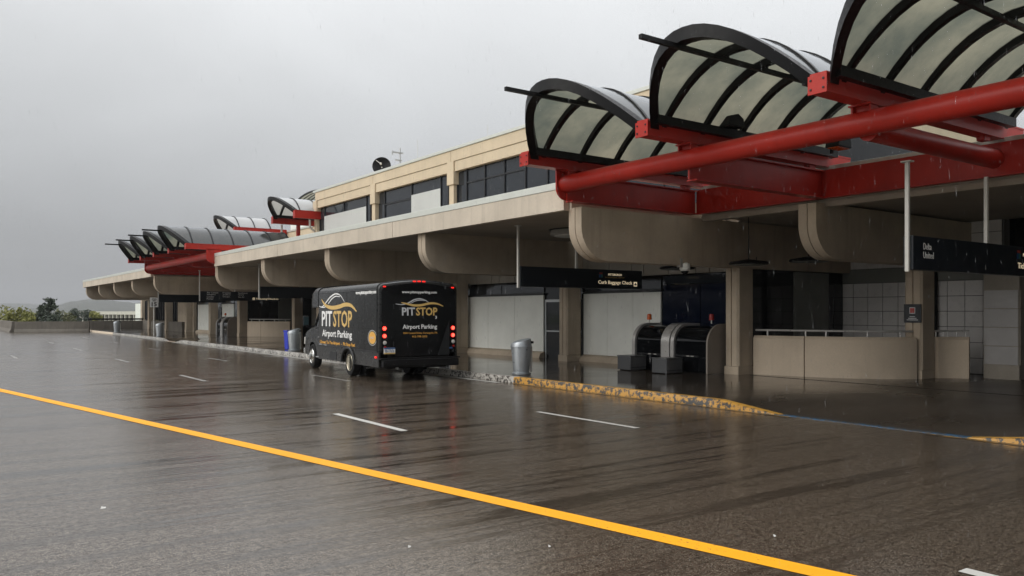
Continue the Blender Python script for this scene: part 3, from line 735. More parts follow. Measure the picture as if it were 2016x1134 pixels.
def hanging_sign(y, label, texts, x0=12.66, x1=17.1, zb=2.43, zt=2.97, top=Z_SOF, rp=1.95):
    S = thing('hanging_sign', label, 'sign', (x0, y, zb), 'overhead terminal signs')
    MB().box((x0, y, zb), (x1, y + 0.16, zt)).build('cabinet', SIGNB, S, bevel=0.008)
    MB().box((x0 - 0.05, y + 0.05, zb - 0.03), (x0 - 0.003, y + 0.11, top)).build('end_post', GALV, S)
    MB().box((x0 - 0.09, y + 0.0, top - 0.025), (x0 + 0.03, y + 0.16, top - 0.004)).build('post_plate', GALV, S)
    MB().box((x0 + rp, y + 0.05, zt + 0.001), (x0 + rp + 0.06, y + 0.11, top)).build('rear_post', GALV, S)
    yf = y - 0.001
    for t in texts:
        if t[0] == 'T': lettering(t[1], t[5], t[4], (x0 + t[2], yf, zb + t[3]), (1, 0, 0), (0, 0, 1), t[6], S)
        elif t[0] == 'P': pictogram(S, x0 + t[1], y, zb + t[2], t[3])
        elif t[0] == 'L': airport_logo(S, x0 + t[1], y, zb + t[2], t[3])
    return S
CB = [('T', 'Curb Baggage Check', 2.72, 0.10, 0.13, 1.32, LETC), ('P', 4.10, 0.08, 0.13), ('T', 'PITTSBURGH', 3.10, 0.37, 0.06, 0.52, LETC), ('T', 'INTERNATIONAL AIRPORT', 2.98, 0.30, 0.035, 0.75, LETG), ('L', 2.75, 0.31, 0.14)]
hanging_sign(17.25, 'dark hanging curb baggage sign between beams, right of the shuttle bus', CB)
hanging_sign(6.75, 'dark hanging sign naming two airlines at right edge under red canopy', [('T', 'Delta', 0.31, 0.33, 0.105, 0.25, LETW), ('T', 'United', 0.31, 0.19, 0.105, 0.32, LETW), ('L', 3.64, 0.31, 0.16), ('T', 'PITTSBURGH', 3.9, 0.36, 0.06, 0.52, LETC), ('T', 'Ticketing/Check-in', 3.68, 0.10, 0.14, 1.4, LETC)], x1=18.1, top=4.16, rp=2.6)
hanging_sign(37.95, 'dark hanging curb baggage sign behind front of the shuttle bus', CB)
hanging_sign(48.3, 'dark hanging sign listing airlines under distant red canopy', [('T', 'Air Canada', 0.35, 0.42, 0.09, 0.65, LETW), ('T', 'Allegiant', 0.35, 0.30, 0.09, 0.5, LETW), ('T', 'Condor', 0.35, 0.18, 0.09, 0.42, LETW), ('T', 'Porter', 0.35, 0.06, 0.09, 0.38, LETW), ('T', 'Frontier', 1.25, 0.42, 0.09, 0.48, LETW), ('T', 'JetBlue', 1.25, 0.30, 0.09, 0.45, LETW), ('T', 'OneJet', 1.25, 0.18, 0.09, 0.42, LETW), ('T', 'Southwest', 2.15, 0.42, 0.09, 0.55, LETW), ('T', 'Spirit', 2.15, 0.30, 0.09, 0.33, LETW), ('T', 'Sun Air', 2.15, 0.18, 0.09, 0.36, LETW), ('P', 3.0, 0.06, 0.13), ('T', 'Ticketing/Check-in', 3.2, 0.05, 0.13, 1.35, LETC), ('T', 'PITTSBURGH', 3.95, 0.36, 0.06, 0.5, LETC)], x1=17.3, top=4.16)
hanging_sign(58.65, 'dark blank hanging sign past distant red canopy near speed limit sign', [])

# ------------------------------------------------------------------ lamps under the canopy
WHITEL = simple('lamp_white', (0.36, 0.35, 0.32), 0.5)
for (x, y, lab) in ((14.6, 17.4, 'pale round ceiling light above the curb baggage sign'), (14.6, 24.1, 'pale round ceiling light above the shuttle bus rear'), (14.6, 31.0, 'pale round ceiling light above the shuttle bus front')):
    D_ = thing('ceiling_light', lab, 'ceiling light', (x, y, Z_SOF), 'round canopy ceiling lights')
    MB().lathe([(0.60, -0.004), (0.64, -0.03), (0.66, -0.13), (0.63, -0.16), (0.56, -0.165)], (x, y, Z_SOF), 32).build('drum', WHITEL, D_, smooth=True)
    MB().lathe([(0.54, -0.166), (0.54, -0.18)], (x, y, Z_SOF), 32).build('diffuser', WPANEL, D_, smooth=True)
    MB().lathe([(0.70, 0.0), (0.70, -0.02)], (x, y, Z_SOF - 0.002), 32).build('rim', BLACK, D_, smooth=True)
for (x, y, z, ztop, lab) in ((17.9, 12.2, 3.02, 4.11, 'flat black disc lamp hanging from rod beside the right beam'), (16.45, 12.9, 2.93, 4.11, 'flat black disc lamp hanging against the concrete beam'), (16.6, 15.4, 2.93, 4.04, 'flat black disc lamp hanging beyond the security camera')):
    D_ = thing('disc_lamp', lab, 'pendant lamp', (x, y, z), 'hanging black disc lamps')
    MB().lathe([(0.05, 0.13), (0.18, 0.11), (0.44, 0.07), (0.48, 0.03), (0.46, 0.0)], (x, y, z), 32).build('shade', BLACK, D_, smooth=True)
    MB().lathe([(0.42, -0.004), (0.42, -0.012)], (x, y, z), 28).build('diffuser', GPANEL, D_)
    MB().tube((x, y, z + 0.12), (x, y, ztop), 0.014, n=6).tube((x + 0.3, y, z + 0.08), (x + 0.3, y, z + 0.2), 0.012, n=6).build('rod', BLACK, D_)

# security camera under the nearest beam
cx, cy, cz = 14.9, 13.62, 2.9
SC_ = thing('security_camera', 'white dome security camera under the concrete beam above baggage belts', 'camera', (cx, cy, cz))
MB().box((cx - 0.16, cy - 0.05, cz - 0.06), (cx - 0.08, cy + 0.07, cz + 0.16)).box((cx - 0.08, cy - 0.03, cz + 0.06), (cx + 0.12, cy + 0.03, cz + 0.12)).build('bracket', WHITEL, SC_)
MB().lathe([(0.05, 0.06), (0.12, 0.03), (0.13, -0.10), (0.10, -0.14)], (cx + 0.05, cy, cz), 20).build('housing', WPANEL, SC_, smooth=True)
MB().lathe([(0.095, -0.142), (0.085, -0.19), (0.05, -0.22), (0.01, -0.23)], (cx + 0.05, cy, cz), 20).build('dome', GLASSD, SC_, smooth=True)
# loudspeaker box under the beam above the bus
sx, sy = 15.6, 20.6
SP = thing('soffit_camera', 'small grey bracketed camera under the beam just right of the bus', 'camera', (sx, sy, 2.9))
MB().box((sx - 0.14, sy - 0.26, 2.66), (sx + 0.14, sy - 0.22, 2.9)).box((sx - 0.3, sy - 0.42, 2.62), (sx + 0.3, sy - 0.1, 2.659)).build('bracket', GPANEL, SP)
MB().tube((sx - 0.02, sy - 0.4, 2.76), (sx + 0.28, sy - 0.36, 2.78), 0.08).build('housing', BLACK, SP, smooth=True)

# ------------------------------------------------------------------ baggage belts and scales
def belt_unit(xf, y0, y1, label, endpanel):
    """steel hood frame, quarter-round front, black roller shutter between two side frames"""
    B_ = thing('baggage_belt', label, 'baggage belt', (xf, (y0 + y1) / 2, WZ))
    H, r = 1.30, 0.55
    def prof(ins, x1=17.4): 
        return [(xf + ins, WZ)] + [(xf + r - (r - ins) * math.cos(a), WZ + H - r + (r - ins) * math.sin(a)) for a in [math.pi / 2 * i / 10 for i in range(11)]] + [(x1, WZ + H - ins), (x1, WZ)]
    for (a, b) in ((y0, y0 + (0.05 if endpanel else 0.30)), (y1 - 0.12, y1)):
        fr = MB().prism(prof(0), lambda x, z: (x, a, z), lambda x, z: (x, b, z)).build('side_frame', BELTP if b - a < 0.06 else STEEL, B_, smooth=True)
        bd = MB(); P = prof(-0.012)[1:-1]
        if b - a > 0.2: MB().box((xf + 0.2, a - 0.01, WZ + 0.5), (xf + 0.3, a - 0.001, WZ + 0.62)).build('keypad', DARKM, fr)
    sh = MB().prism(prof(0.06), lambda x, z: (x, y0 + (0.06 if endpanel else 0.31), z), lambda x, z: (x, y1 - 0.13, z)).build('roller_shutter', GLASSD, B_, smooth=True)
    MB().box((xf + 0.035, y0 + 0.35, WZ + 0.42), (xf + 0.058, y1 - 0.16, WZ + 0.46)).build('shutter_bar', DARKM, B_)
    for yy in (y0 + 0.5, (y0 + y1) / 2): MB().box((xf + 0.028, yy, WZ + 0.43), (xf + 0.034, yy + 0.1, WZ + 0.45)).build('latch', GALV, B_)
    return B_
b1 = belt_unit(16.35, 14.12, 15.42, 'near steel baggage belt hood with black shutter beside concrete column', True)
b2 = belt_unit(16.35, 15.47, 16.9, 'farther steel baggage belt hood with black shutter and orange beacon', False)
def beacon(x, y, z, lab, m=ORANGE):
    B_ = thing('warning_beacon', lab, 'beacon', (x, y, z))
    MB().tube((x, y, z), (x, y, z + 0.09), 0.018, n=8).build('stem', GALV, B_)
    MB().lathe([(0.065, 0.09), (0.068, 0.12), (0.06, 0.24), (0.03, 0.26)], (x, y, z), 16).build('lens', m, B_, smooth=True)
beacon(16.95, 16.8, WZ + 1.30, 'orange warning beacon on the farther baggage belt hood')
beacon(16.95, 14.5, WZ + 1.30, 'dim red warning beacon on the near baggage belt hood by column', REDLENS)
for (x, y, lab) in ((15.62, 16.2, 'low grey steel baggage scale box, left of the two'), (15.5, 14.75, 'low grey steel baggage scale box, right of the two near column')):
    S_ = thing('baggage_scale', lab, 'scale', (x, y, WZ))
    MB().box((x, y, WZ + 0.02), (x + 0.60, y + 0.52, WZ + 0.38)).build('housing', SCALEG, S_, bevel=0.01)
    MB().box((x - 0.01, y - 0.01, WZ + 0.382), (x + 0.61, y + 0.53, WZ + 0.41)).build('top_plate', SCALEG, S_, bevel=0.006)
    MB().box((x + 0.05, y + 0.05, WZ - 0.003), (x + 0.55, y + 0.47, WZ + 0.019)).build('foot', BLACK, S_)
    MB().box((x + 0.03, y - 0.014, WZ + 0.08), (x + 0.57, y - 0.001, WZ + 0.10)).build('trim', DARKM, S_)
# far belts beside the distant column
belt_unit(16.35, 55.7, 57.0, 'distant steel baggage belt hood beside column, nearer of two', True)
belt_unit(16.35, 57.05, 58.4, 'distant steel baggage belt hood, farther of two', False)
beacon(16.95, 58.2, WZ + 1.30, 'tiny red warning beacon on distant baggage belt hood')

# ------------------------------------------------------------------ curved concrete counters with rail
def bez(P, n):
    out_ = []
    for i in range(n + 1):
        t = i / n; a = [(1 - t) ** 3, 3 * t * (1 - t) ** 2, 3 * t * t * (1 - t), t ** 3]
        out_.append(Vector((sum(a[j] * P[j][0] for j in range(4)), sum(a[j] * P[j][1] for j in range(4)))))
    return out_
def counter(P, label, joint, group=None):
    Q = bez(P, 24); B_ = thing('concrete_counter', label, 'counter', (Q[12].x, Q[12].y, WZ), 'concrete counters')
    nr = []
    for i, q in enumerate(Q):
        d_ = (Q[min(24, i + 1)] - Q[max(0, i - 1)]).normalized(); nr.append(Vector((d_.y, -d_.x)))
    sg = 1 if nr[12].x > 0 else -1
    for a, b in (((0, joint), (joint, 24)) if joint < 24 else ((0, 24),)):
        k = MB(); vv = []
        for i in range(a, b + 1):
            q, n_ = Q[i], nr[i] * sg
            off = 0.012 if i == a and a else (-0.012 if i == b and b < 24 else 0)
            t_ = Vector((-n_.y, n_.x)) * 0
            for (dx, z) in ((0, WZ - 0.01), (0, 1.08), (0.06, 1.15), (0.26, 1.15), (0.30, 1.08), (0.30, WZ - 0.01)):
                p_ = q + n_ * dx; vv.append((p_.x, p_.y, z))
        m_ = b - a + 1
        if a: 
            d_ = (Q[a + 1] - Q[a]).normalized() * 0.025
            for j in range(6): vv[j] = (vv[j][0] + d_.x, vv[j][1] + d_.y, vv[j][2])
        k.add(vv, [(6 * i + j, 6 * i + (j + 1) % 6, 6 * i + 6 + (j + 1) % 6, 6 * i + 6 + j) for i in range(m_ - 1) for j in range(6)] + [tuple(range(6)), tuple(range(6 * m_ - 1, 6 * m_ - 7, -1))])
        k.build('wall_segment', BARR, B_, smooth=True)
    k = MB(); k.path([((q + nr[i] * sg * 0.16).x, (q + nr[i] * sg * 0.16).y, 1.29) for i, q in enumerate(Q) if i % 2 == 0], 0.026, 8); k.build('hand_rail', STEEL, B_, smooth=True)
    for i in (2, 8, 11, 17, 22):
        p_ = Q[i] + nr[i] * sg * 0.16; MB().tube((p_.x, p_.y, 1.14), (p_.x, p_.y, 1.29), 0.022, n=8).build('rail_post', STEEL, B_)
counter([(17.40, 13.50), (17.70, 12.3), (18.0, 10.75), (19.3, 10.2)], 'curved concrete counter with steel rail between the two nearest columns', 8)
counter([(19.97, 10.02), (20.15, 9.95), (20.32, 9.8), (20.42, 9.52)], 'short dim concrete counter end right of the sign column', 24)
counter([(17.40, 54.8), (17.70, 53.8), (18.15, 52.8), (19.30, 52.0)], 'distant concrete counter with steel rail left of the bus', 10)
counter([(17.40, 41.9), (17.70, 43.0), (18.15, 44.0), (19.30, 44.6)], 'distant concrete counter behind the bus mirror', 10)

# notice on column beside the right hand sign
PL = thing('wall_notice', 'small dark notice plate with red emblem on the right hand column', 'notice', (19.39, 10.35, 1.7))
MB().box((19.372, 10.14, 1.50), (19.398, 10.56, 1.95)).build('plate', SIGNB, PL)
MB().box((19.368, 10.28, 1.72), (19.3715, 10.42, 1.87)).build('emblem_frame', LETS, PL)
MB().box((19.364, 10.295, 1.735), (19.3675, 10.405, 1.855)).build('emblem', LOGO[0], PL)
for i, wd in enumerate((0.13, 0.2, 0.28)): MB().box((19.369, 10.35 - wd / 2, 1.64 - i * 0.04), (19.3715, 10.35 + wd / 2, 1.655 - i * 0.04)).build('text_line', LETS, PL)

# ------------------------------------------------------------------ litter bins
def trash_can(x, y, label, rot=0.0, s=1.0, tilt=0.0):
    B_ = thing('trash_can', label, 'trash can', (x, y, WZ), 'silver litter bins')
    MB().lathe([(0.24, 0.0), (0.25, 0.02), (0.25, 0.045), (0.20, 0.05)], (x, y, WZ), 28).build('base', SILVER, B_, smooth=True)
    MB().lathe([(0.195, 0.045), (0.205, 0.08), (0.262, 0.70), (0.262, 0.715)], (x, y, WZ), 28).build('body', SILVER, B_, smooth=True)
    # sloping dome lid: a cap whose high side faces the building
    k = MB(); n = 28; rings = []
    for j in range(7):
        a = j / 6
        ring = []
        for i in range(n):
            t = 2 * math.pi * i / n; r = 0.272 * math.cos(a * math.pi / 2 * 0.97) ** 0.6
            hx = math.cos(t - rot); ring.append((x + r * math.cos(t), y + r * math.sin(t), WZ + 0.72 + 0.10 * a ** 0.5 * 1.0 + (0.13 * (1 + hx * r / 0.272) / 2 + 0.02) * min(1, a * 3)))
        rings += ring
    k.add(rings, [(j * n + i, j * n + (i + 1) % n, (j + 1) * n + (i + 1) % n, (j + 1) * n + i) for j in range(6) for i in range(n)] + [tuple(range(n - 1, -1, -1)), tuple(range(6 * n, 7 * n))])
    k.build('lid', SILVER, B_, smooth=True)
    MB().lathe([(0.268, 0.70), (0.282, 0.703), (0.282, 0.728), (0.268, 0.731)], (x, y, WZ), 28).build('lid_rim', SILVER, B_, smooth=True)
    rr = Vector((math.cos(rot), math.sin(rot), 0))
    p_ = Vector((x, y, WZ)) + rr * 0.258
    MB().box((p_.x - 0.025, p_.y - 0.025, WZ + 0.06), (p_.x + 0.02, p_.y + 0.025, WZ + 0.70)).build('hinge_strip', GALV, B_)
    MB().box((p_.x - 0.10, p_.y - 0.10, WZ + 0.80), (p_.x + 0.004, p_.y + 0.10, WZ + 0.86)).build('chute_flap', DARKM, B_)
trash_can(12.42, 16.9, 'tapered silver trash can with domed lid on the kerb right of bus', -0.5)
trash_can(12.4, 32.9, 'silver trash can standing just left of the bus nose', -0.5)
trash_can(12.4, 57.2, 'distant silver trash can by the speed limit post', -0.5)
trash_can(12.4, 72.3, 'farthest silver trash can at the end of the parapet', -0.5)
bx_, by_ = 12.78, 34.3
RB = thing('recycling_bin', 'bright blue recycling bin behind the silver can beside the bus', 'bin', (bx_, by_, WZ))
MB().prism([(-0.2, 0), (0.2, 0), (0.24, 0.74), (-0.24, 0.74)], lambda a, b: (bx_ + a, by_ - 0.22, WZ + b), lambda a, b: (bx_ + a, by_ + 0.22, WZ + b)).build('body', BLUEB, RB, bevel=0.03)
MB().box((bx_ - 0.26, by_ - 0.25, WZ + 0.742), (bx_ + 0.26, by_ + 0.25, WZ + 0.82)).build('lid', BLUEB, RB, bevel=0.03)

# ------------------------------------------------------------------ speed limit sign
SS = thing('speed_limit_sign', 'white speed limit 15 sign on a thin post beside a trash can', 'road sign', (12.25, 58.2, WZ))
MB().tube((12.25, 58.2, WZ), (12.25, 58.2, 2.75), 0.035).build('post', GALV, SS, smooth=True)
MB().box((11.99, 58.14, 2.10), (12.51, 58.16, 2.74)).build('plate', LETW, SS)
for s_, z_, h_, w2 in (('SPEED', 2.60, 0.075, 0.30), ('LIMIT', 2.49, 0.075, 0.25), ('15', 2.16, 0.27, 0.32)):
    lettering(s_, w2, h_, (12.25 - w2 / 2, 58.139, z_), (1, 0, 0), (0, 0, 1), BLACK, SS, bold=0.02)

# ------------------------------------------------------------------ roof dish and antenna
SD = thing('satellite_dish', 'round black satellite dish on the roof edge', 'satellite dish', (18.2, 36.5, 8.25))
dc = Vector((18.2, 36.4, 8.95)); dd = Vector((-0.55, -0.8, 0.18)).normalized(); a_ = dd.orthogonal().normalized(); b_ = dd.cross(a_)
k = MB(); vv = []
for j in range(6):
    r = 0.46 * j / 5
    for i in range(28):
        t = 2 * math.pi * i / 28; p_ = dc + a_ * r * math.cos(t) + b_ * r * math.sin(t) + dd * (0.12 * (j / 5) ** 2); vv.append(p_)
k.add(vv, [(j * 28 + i, j * 28 + (i + 1) % 28, (j + 1) * 28 + (i + 1) % 28, (j + 1) * 28 + i) for j in range(5) for i in range(28)])
k.build('reflector', BLACK, SD, smooth='all')
k = MB().tube(dc - b_ * 0.4 + dd * 0.1, dc + dd * 0.42, 0.015).tube(dc + dd * 0.36, dc + dd * 0.48, 0.05); k.build('feed_arm', GALV, SD)
MB().tube((18.25, 36.5, 8.1), dc - dd * 0.02, 0.045).build('mast', GALV, SD)
AN = thing('roof_antenna', 'thin roof mast with small antennas right of the dish', 'antenna', (18.2, 34.5, 8.2))
k = MB().tube((18.2, 34.5, 8.1), (18.2, 34.5, 9.55), 0.035, n=8); k.build('mast', ALUM, AN)
k = MB().box((17.8, 34.47, 9.3), (18.35, 34.53, 9.36)).box((18.1, 34.4, 8.55), (18.3, 34.6, 8.75)).box((17.95, 34.47, 8.95), (18.3, 34.53, 9.0)).tube((17.8, 34.5, 9.2), (17.8, 34.5, 9.4), 0.03); k.build('cross_arm', ALUM, AN)
for (yy, lab, hh) in ((30.8, 'hair thin lightning rod on roof edge near the antenna mast', 0.9), (25.4, 'hair thin lightning rod on the roof left of the glass shells', 0.5)):
    LR = thing('lightning_rod', lab, 'rod', (17.1, yy, 8.2), 'roof lightning rods')
    MB().tube((17.1, yy, 8.2), (17.1, yy, 8.3 + hh), 0.009, n=6).build('rod', GALV, LR); MB().box((17.05, yy - 0.05, 8.268), (17.15, yy + 0.05, 8.30)).build('foot', GALV, LR)

# ------------------------------------------------------------------ parapet and low walls at the end of the street
def jersey(p, q, label, m=PARAP, h=0.95):
    p, q = Vector((*p, 0)), Vector((*q, 0)); d_ = (q - p).normalized(); n_ = Vector((d_.y, -d_.x, 0))
    W_ = thing('parapet_wall', label, 'parapet', tuple((p + q) / 2))
    prof = [(-0.32, -0.01), (-0.30, 0.08), (-0.17, 0.30), (-0.11, h), (0.11, h), (0.17, 0.30), (0.30, 0.08), (0.32, -0.01)]
    nseg = max(1, round((q - p).length / 6))
    for i in range(nseg):
        a, b = p + (q - p) * i / nseg + d_ * 0.015, p + (q - p) * (i + 1) / nseg - d_ * 0.015
        MB().prism(prof, lambda s_, z: tuple(a + n_ * s_ + Vector((0, 0, z))), lambda s_, z: tuple(b + n_ * s_ + Vector((0, 0, z)))).build('barrier_segment', m, W_)
jersey((6.1, 82.8), (11.6, 80.6), 'stained concrete parapet crossing the road end, below the trees')
jersey((5.9, 250), (6.0, 83.1), 'concrete parapet running off along the road at far left')
GW = thing('low_wall', 'dark low wall with steel rail past the farthest trash can', 'wall', (15, 86.5, WZ))
MB().box((12.3, 86.3, WZ - 0.02), (17.2, 86.6, 0.95)).build('wall_body', PARAP, GW)
MB().box((12.3, 86.35, 1.02), (17.2, 86.45, 1.18)).build('rail', BLACK, GW)
for x in (12.35, 13.6, 14.8, 16.0, 17.15): MB().box((x - 0.03, 86.36, 0.94), (x + 0.03, 86.44, 1.02)).build('rail_post', BLACK, GW)

# paper scraps on the wet road
for i, (x, y, s_) in enumerate(((1.26, 8.0, 0.024), (2.9, 5.35, 0.013), (3.75, 4.75, 0.012), (5.35, 3.95, 0.016))):
    o = MB().add([(x - s_, y - s_ * .5, 0.006), (x + s_ * .8, y - s_ * .4, 0.007), (x + s_, y + s_ * .4, 0.014), (x - s_ * .5, y + s_ * .6, 0.022)], [(0, 1, 2, 3)]).build('paper_scrap', PAPER, fix=False)
    tag(o, ['small white scrap on wet road left of the yellow line', 'tiny white scrap nearest the bottom edge left of yellow line', 'tiny white scrap below the middle of the yellow line', 'tiny white scrap above the yellow line near bottom right'][i], 'litter', 'paper scraps')
# ------------------------------------------------------------------ shuttle bus (built in its own axes: x right, y forward, z up)
BUS = thing('shuttle_bus', 'black shuttle bus with lit red tail lamps and gold lettering stopped at kerb', 'bus', (0, 0, 0))
def section(y, ins, zb=0.74, zt=2.44, rr=0.20, crown=0.085, W=2.2):
    pts = [(ins, y, zb), (ins, y, (zb + zt) / 2)]
    for i in range(8):
        a = math.pi / 2 * i / 7; pts.append((ins + rr - rr * math.cos(a), y, zt - 0.10 - ins + rr * 0.75 * math.sin(a)))
    x_in = ins + rr; zc = zt - 0.10 - ins + rr * 0.75
    for i in range(1, 8):
        t = i / 8; pts.append((x_in + (W - 2 * x_in) * t, y, zc + crown * math.sin(math.pi * t)))
    n0 = [(W - p[0], y, p[2]) for p in reversed(pts[:10])]
    return pts + n0
def loft(secs, cap0=True, cap1=True):
    k = MB(); n = len(secs[0]); vv = [p for s_ in secs for p in s_]
    k.add(vv, [(j * n + i, j * n + (i + 1) % n, (j + 1) * n + (i + 1) % n, (j + 1) * n + i) for j in range(len(secs) - 1) for i in range(n)] + ([tuple(range(n))] if cap0 else []) + ([tuple(range(len(secs) * n - 1, (len(secs) - 1) * n - 1, -1))] if cap1 else []))
    return k
body = loft([section(0.0, 0.05), section(0.015, 0.02), section(0.06, 0.0), section(4.95, 0.0), section(5.06, 0.012)]).build('body', BUSPAINT, BUS, smooth=True)
# rounded trim band round the rear opening and roof gutter
k = MB(); P = [(p[0] + (0.0 if 0 else 0), 0.10, p[2]) for p in section(0.10, -0.008)]
k.path(P, 0.016, 6); k.build('rear_trim', BUSGREY, body)
for x in (-0.004, 2.204): MB().tube((x, 0.12, 2.325), (x, 4.95, 2.325), 0.012, n=6).build('roof_gutter', BUSGREY, body)
# front cap above the cab
def capsec(y, zb, zt, ins): return section(y, ins, zb, zt, 0.22)
loft([capsec(5.075, 1.92, 2.455, 0.0), capsec(5.45, 1.90, 2.455, 0.005), capsec(5.72, 1.90, 2.40, 0.03), capsec(5.90, 1.94, 2.30, 0.08), capsec(5.98, 2.0, 2.20, 0.15), capsec(6.0, 2.05, 2.14, 0.22)]).build('front_cap', BUSPAINT, BUS, smooth=True)
# skirts with wheel arch
def skirt(x0, x1):
    yc, r = 2.3, 0.50
    def top(y): return 0.735
    pts = [(0.02, 0.735), (0.02, 0.36), (yc - r, 0.36)]
    pts += [(yc - r * math.cos(a), 0.38 + (r - 0.02) * math.sin(a) * 0.74) for a in [math.pi * i / 12 for i in range(1, 12)]]
    pts += [(yc + r, 0.36), (5.05, 0.34), (5.05, 0.735)]
    o = MB().prism(pts, lambda y, z: (x0, y, z), lambda y, z: (x1, y, z)).build('side_skirt', BUSPAINT, BUS)
    s_ = -1 if x0 < 1 else 1; xx = x0 if s_ < 0 else x1
    k = MB(); k.path([(xx + s_ * 0.02, yc - (r + 0.02) * math.cos(a), 0.37 + (r + 0.02) * math.sin(a) * 0.78) for a in [math.pi * i / 14 for i in range(15)]], 0.035, 7); k.build('arch_flare', BUSGREY, o, smooth=True)
    k = MB().box((xx + s_ * 0.012 - 0.012, 0.05, 0.738), (xx + s_ * 0.012 + 0.012, yc - 0.55, 0.765)).box((xx + s_ * 0.012 - 0.012, yc + 0.55, 0.738), (xx + s_ * 0.012 + 0.012, 5.05, 0.765)); k.build('rub_rail', BUSGREY, o)
    return o
sk = skirt(0.005, 0.05); skirt(2.15, 2.195)
MB().box((-0.004, 3.35, 0.40), (0.004, 3.95, 0.62)).build('fuel_door', BUSGREY, sk)
MB().box((0.25, 0.05, 0.32), (1.95, 5.2, 0.738)).build('chassis', RUBBER, BUS)
# rear bumper and step
MB().box((0.05, -0.20, 0.37), (2.15, -0.002, 0.56)).build('rear_bumper', BLACK, BUS, bevel=0.03)
MB().box((0.0, -0.16, 0.565), (2.2, -0.012, 0.60)).build('bumper_step', RUBBER, BUS)
# rear emergency window
BUSBLK = simple('bus_rear_gloss', (0.0035, 0.0035, 0.004), 0.14, 0, 0.05, 3, spec=0.25)
MB().prism([(p[0], p[2]) for p in section(0, 0.075)], lambda x, z: (x, -0.007, z), lambda x, z: (x, -0.001, z)).build('rear_panel', BUSBLK, BUS)
MB().box((0.42, -0.0125, 1.57), (1.78, -0.0075, 2.33)).build('rear_window', BUSBLK, BUS)
MB().box((0.42, -0.0115, 0.64), (1.78, -0.0075, 1.53)).build('rear_door_panel', BUSBLK, BUS)
# lamps
def lamp(x, z, r, m, name, depth=0.025, y=-0.002):
    o = MB().lathe([(r, 0.0), (r * 0.96, depth * 0.7), (r * 0.6, depth)], (0, 0, 0), 16)
    o.v = [(x + a, y - c_, z + b) for a, b, c_ in o.v]
    return o.build(name, m, BUS, smooth=True)
for x in (0.15, 2.06):
    for z in (1.345, 1.155):
        o = lamp(x, z, 0.058, TAIL, 'tail_lamp')
        kk = MB()
        for i in range(7):
            a = 2 * math.pi * i / 6; rr = 0.034 if i < 6 else 0
            kk.tube((x + rr * math.cos(a), -0.0275, z + rr * math.sin(a)), (x + rr * math.cos(a), -0.031, z + rr * math.sin(a)), 0.011, n=6)
        kk.build('led', TAILC, o)
        MB().lathe([(0.075, 0), (0.075, 0.012), (0.06, 0.014)], (0, 0, 0), 18)
    lamp(x + 0.01, 0.985, 0.05, GALV, 'reverse_lamp'); lamp(x + 0.02, 0.87, 0.032, REDLENS, 'reflector')
for x, z in ((0.15, 2.40), (2.05, 2.40), (0.97, 2.545), (1.10, 2.548), (1.23, 2.545)):
    o = MB().box((x - 0.035, -0.03, z - 0.016), (x + 0.035, -0.001 if z < 2.5 else 0.03, z + 0.016)).build('marker_lamp', TAIL, BUS, bevel=0.006)
MB().box((-0.022, 0.13, 0.59), (-0.0005, 0.23, 0.64)).build('side_marker', TAIL, BUS, bevel=0.005)
# number plate and service sticker
pl = MB().box((0.13, -0.03, 0.70), (0.43, -0.012, 0.86)).build('number_plate', LETW, BUS)
MB().box((0.13, -0.033, 0.70), (0.43, -0.0305, 0.735)).build('plate_band', LETG, pl); MB().box((0.13, -0.033, 0.825), (0.43, -0.0305, 0.86)).build('plate_band', LOGO[1], pl)
lettering('BB-77656', 0.25, 0.075, (0.155, -0.0305, 0.742), (1, 0, 0), (0, 0, 1), LOGO[1], pl)
MB().box((1.93, -0.006, 0.80), (2.05, -0.0015, 0.93)).build('sticker', LETW, BUS); MB().box((1.93, -0.009, 0.80), (2.05, -0.0065, 0.84)).build('sticker_band', LOGO[1], BUS)
# diagonal grey stripe at right of the tail
MB().prism([(1.62, 0.64), (1.86, 1.30), (1.96, 1.55), (1.96, 0.64)], lambda x, z: (x, -0.0128, z), lambda x, z: (x, -0.0085, z)).build('tail_stripe', BUSGREY, BUS)
# lettering: rear
RU, RV = (1, 0, 0), (0, 0, 1)
def rl(s_, x0, w2, z0, h2, m, bold=0.0, y=-0.0135): return lettering(s_, w2, h2, (x0, y, z0), RU, RV, m, BUS, bold=bold)
rl('www.pitstopparking.com', 0.62, 0.97, 2.22, 0.085, LETW, 0.025)
rl('PIT', 0.62, 0.36, 1.67, 0.205, LETS, 0.03); rl('STOP', 1.01, 0.60, 1.665, 0.215, LETG, 0.03)
rl('3', 1.55, 0.045, 1.585, 0.075, LETW, 0.02)
rl('Airport Parking', 0.64, 0.96, 1.295, 0.145, LETW, 0.02); rl('1000 Central Drive, Coraopolis, PA', 0.66, 0.95, 1.185, 0.06, LETO, 0.008); rl('412-788-2055', 0.90, 0.42, 1.105, 0.05, LETO, 0.008)
for yy in (1.05, 2.45, 3.75):
    for xx in (-0.0012, 2.2012): MB().box((xx - 0.0012, yy, 0.78), (xx + 0.0012, yy + 0.007, 2.30)).build('panel_seam', RUBBER, body)
MB().box((-0.0025, 0.5, 1.33), (0.0, 4.9, 1.337)).build('panel_seam', RUBBER, body)
for zz in (0.95, 1.9): MB().tube((0.395, -0.016, zz - 0.06), (0.395, -0.016, zz + 0.06), 0.012, n=8).build('rear_hinge', BUSGREY, BUS)
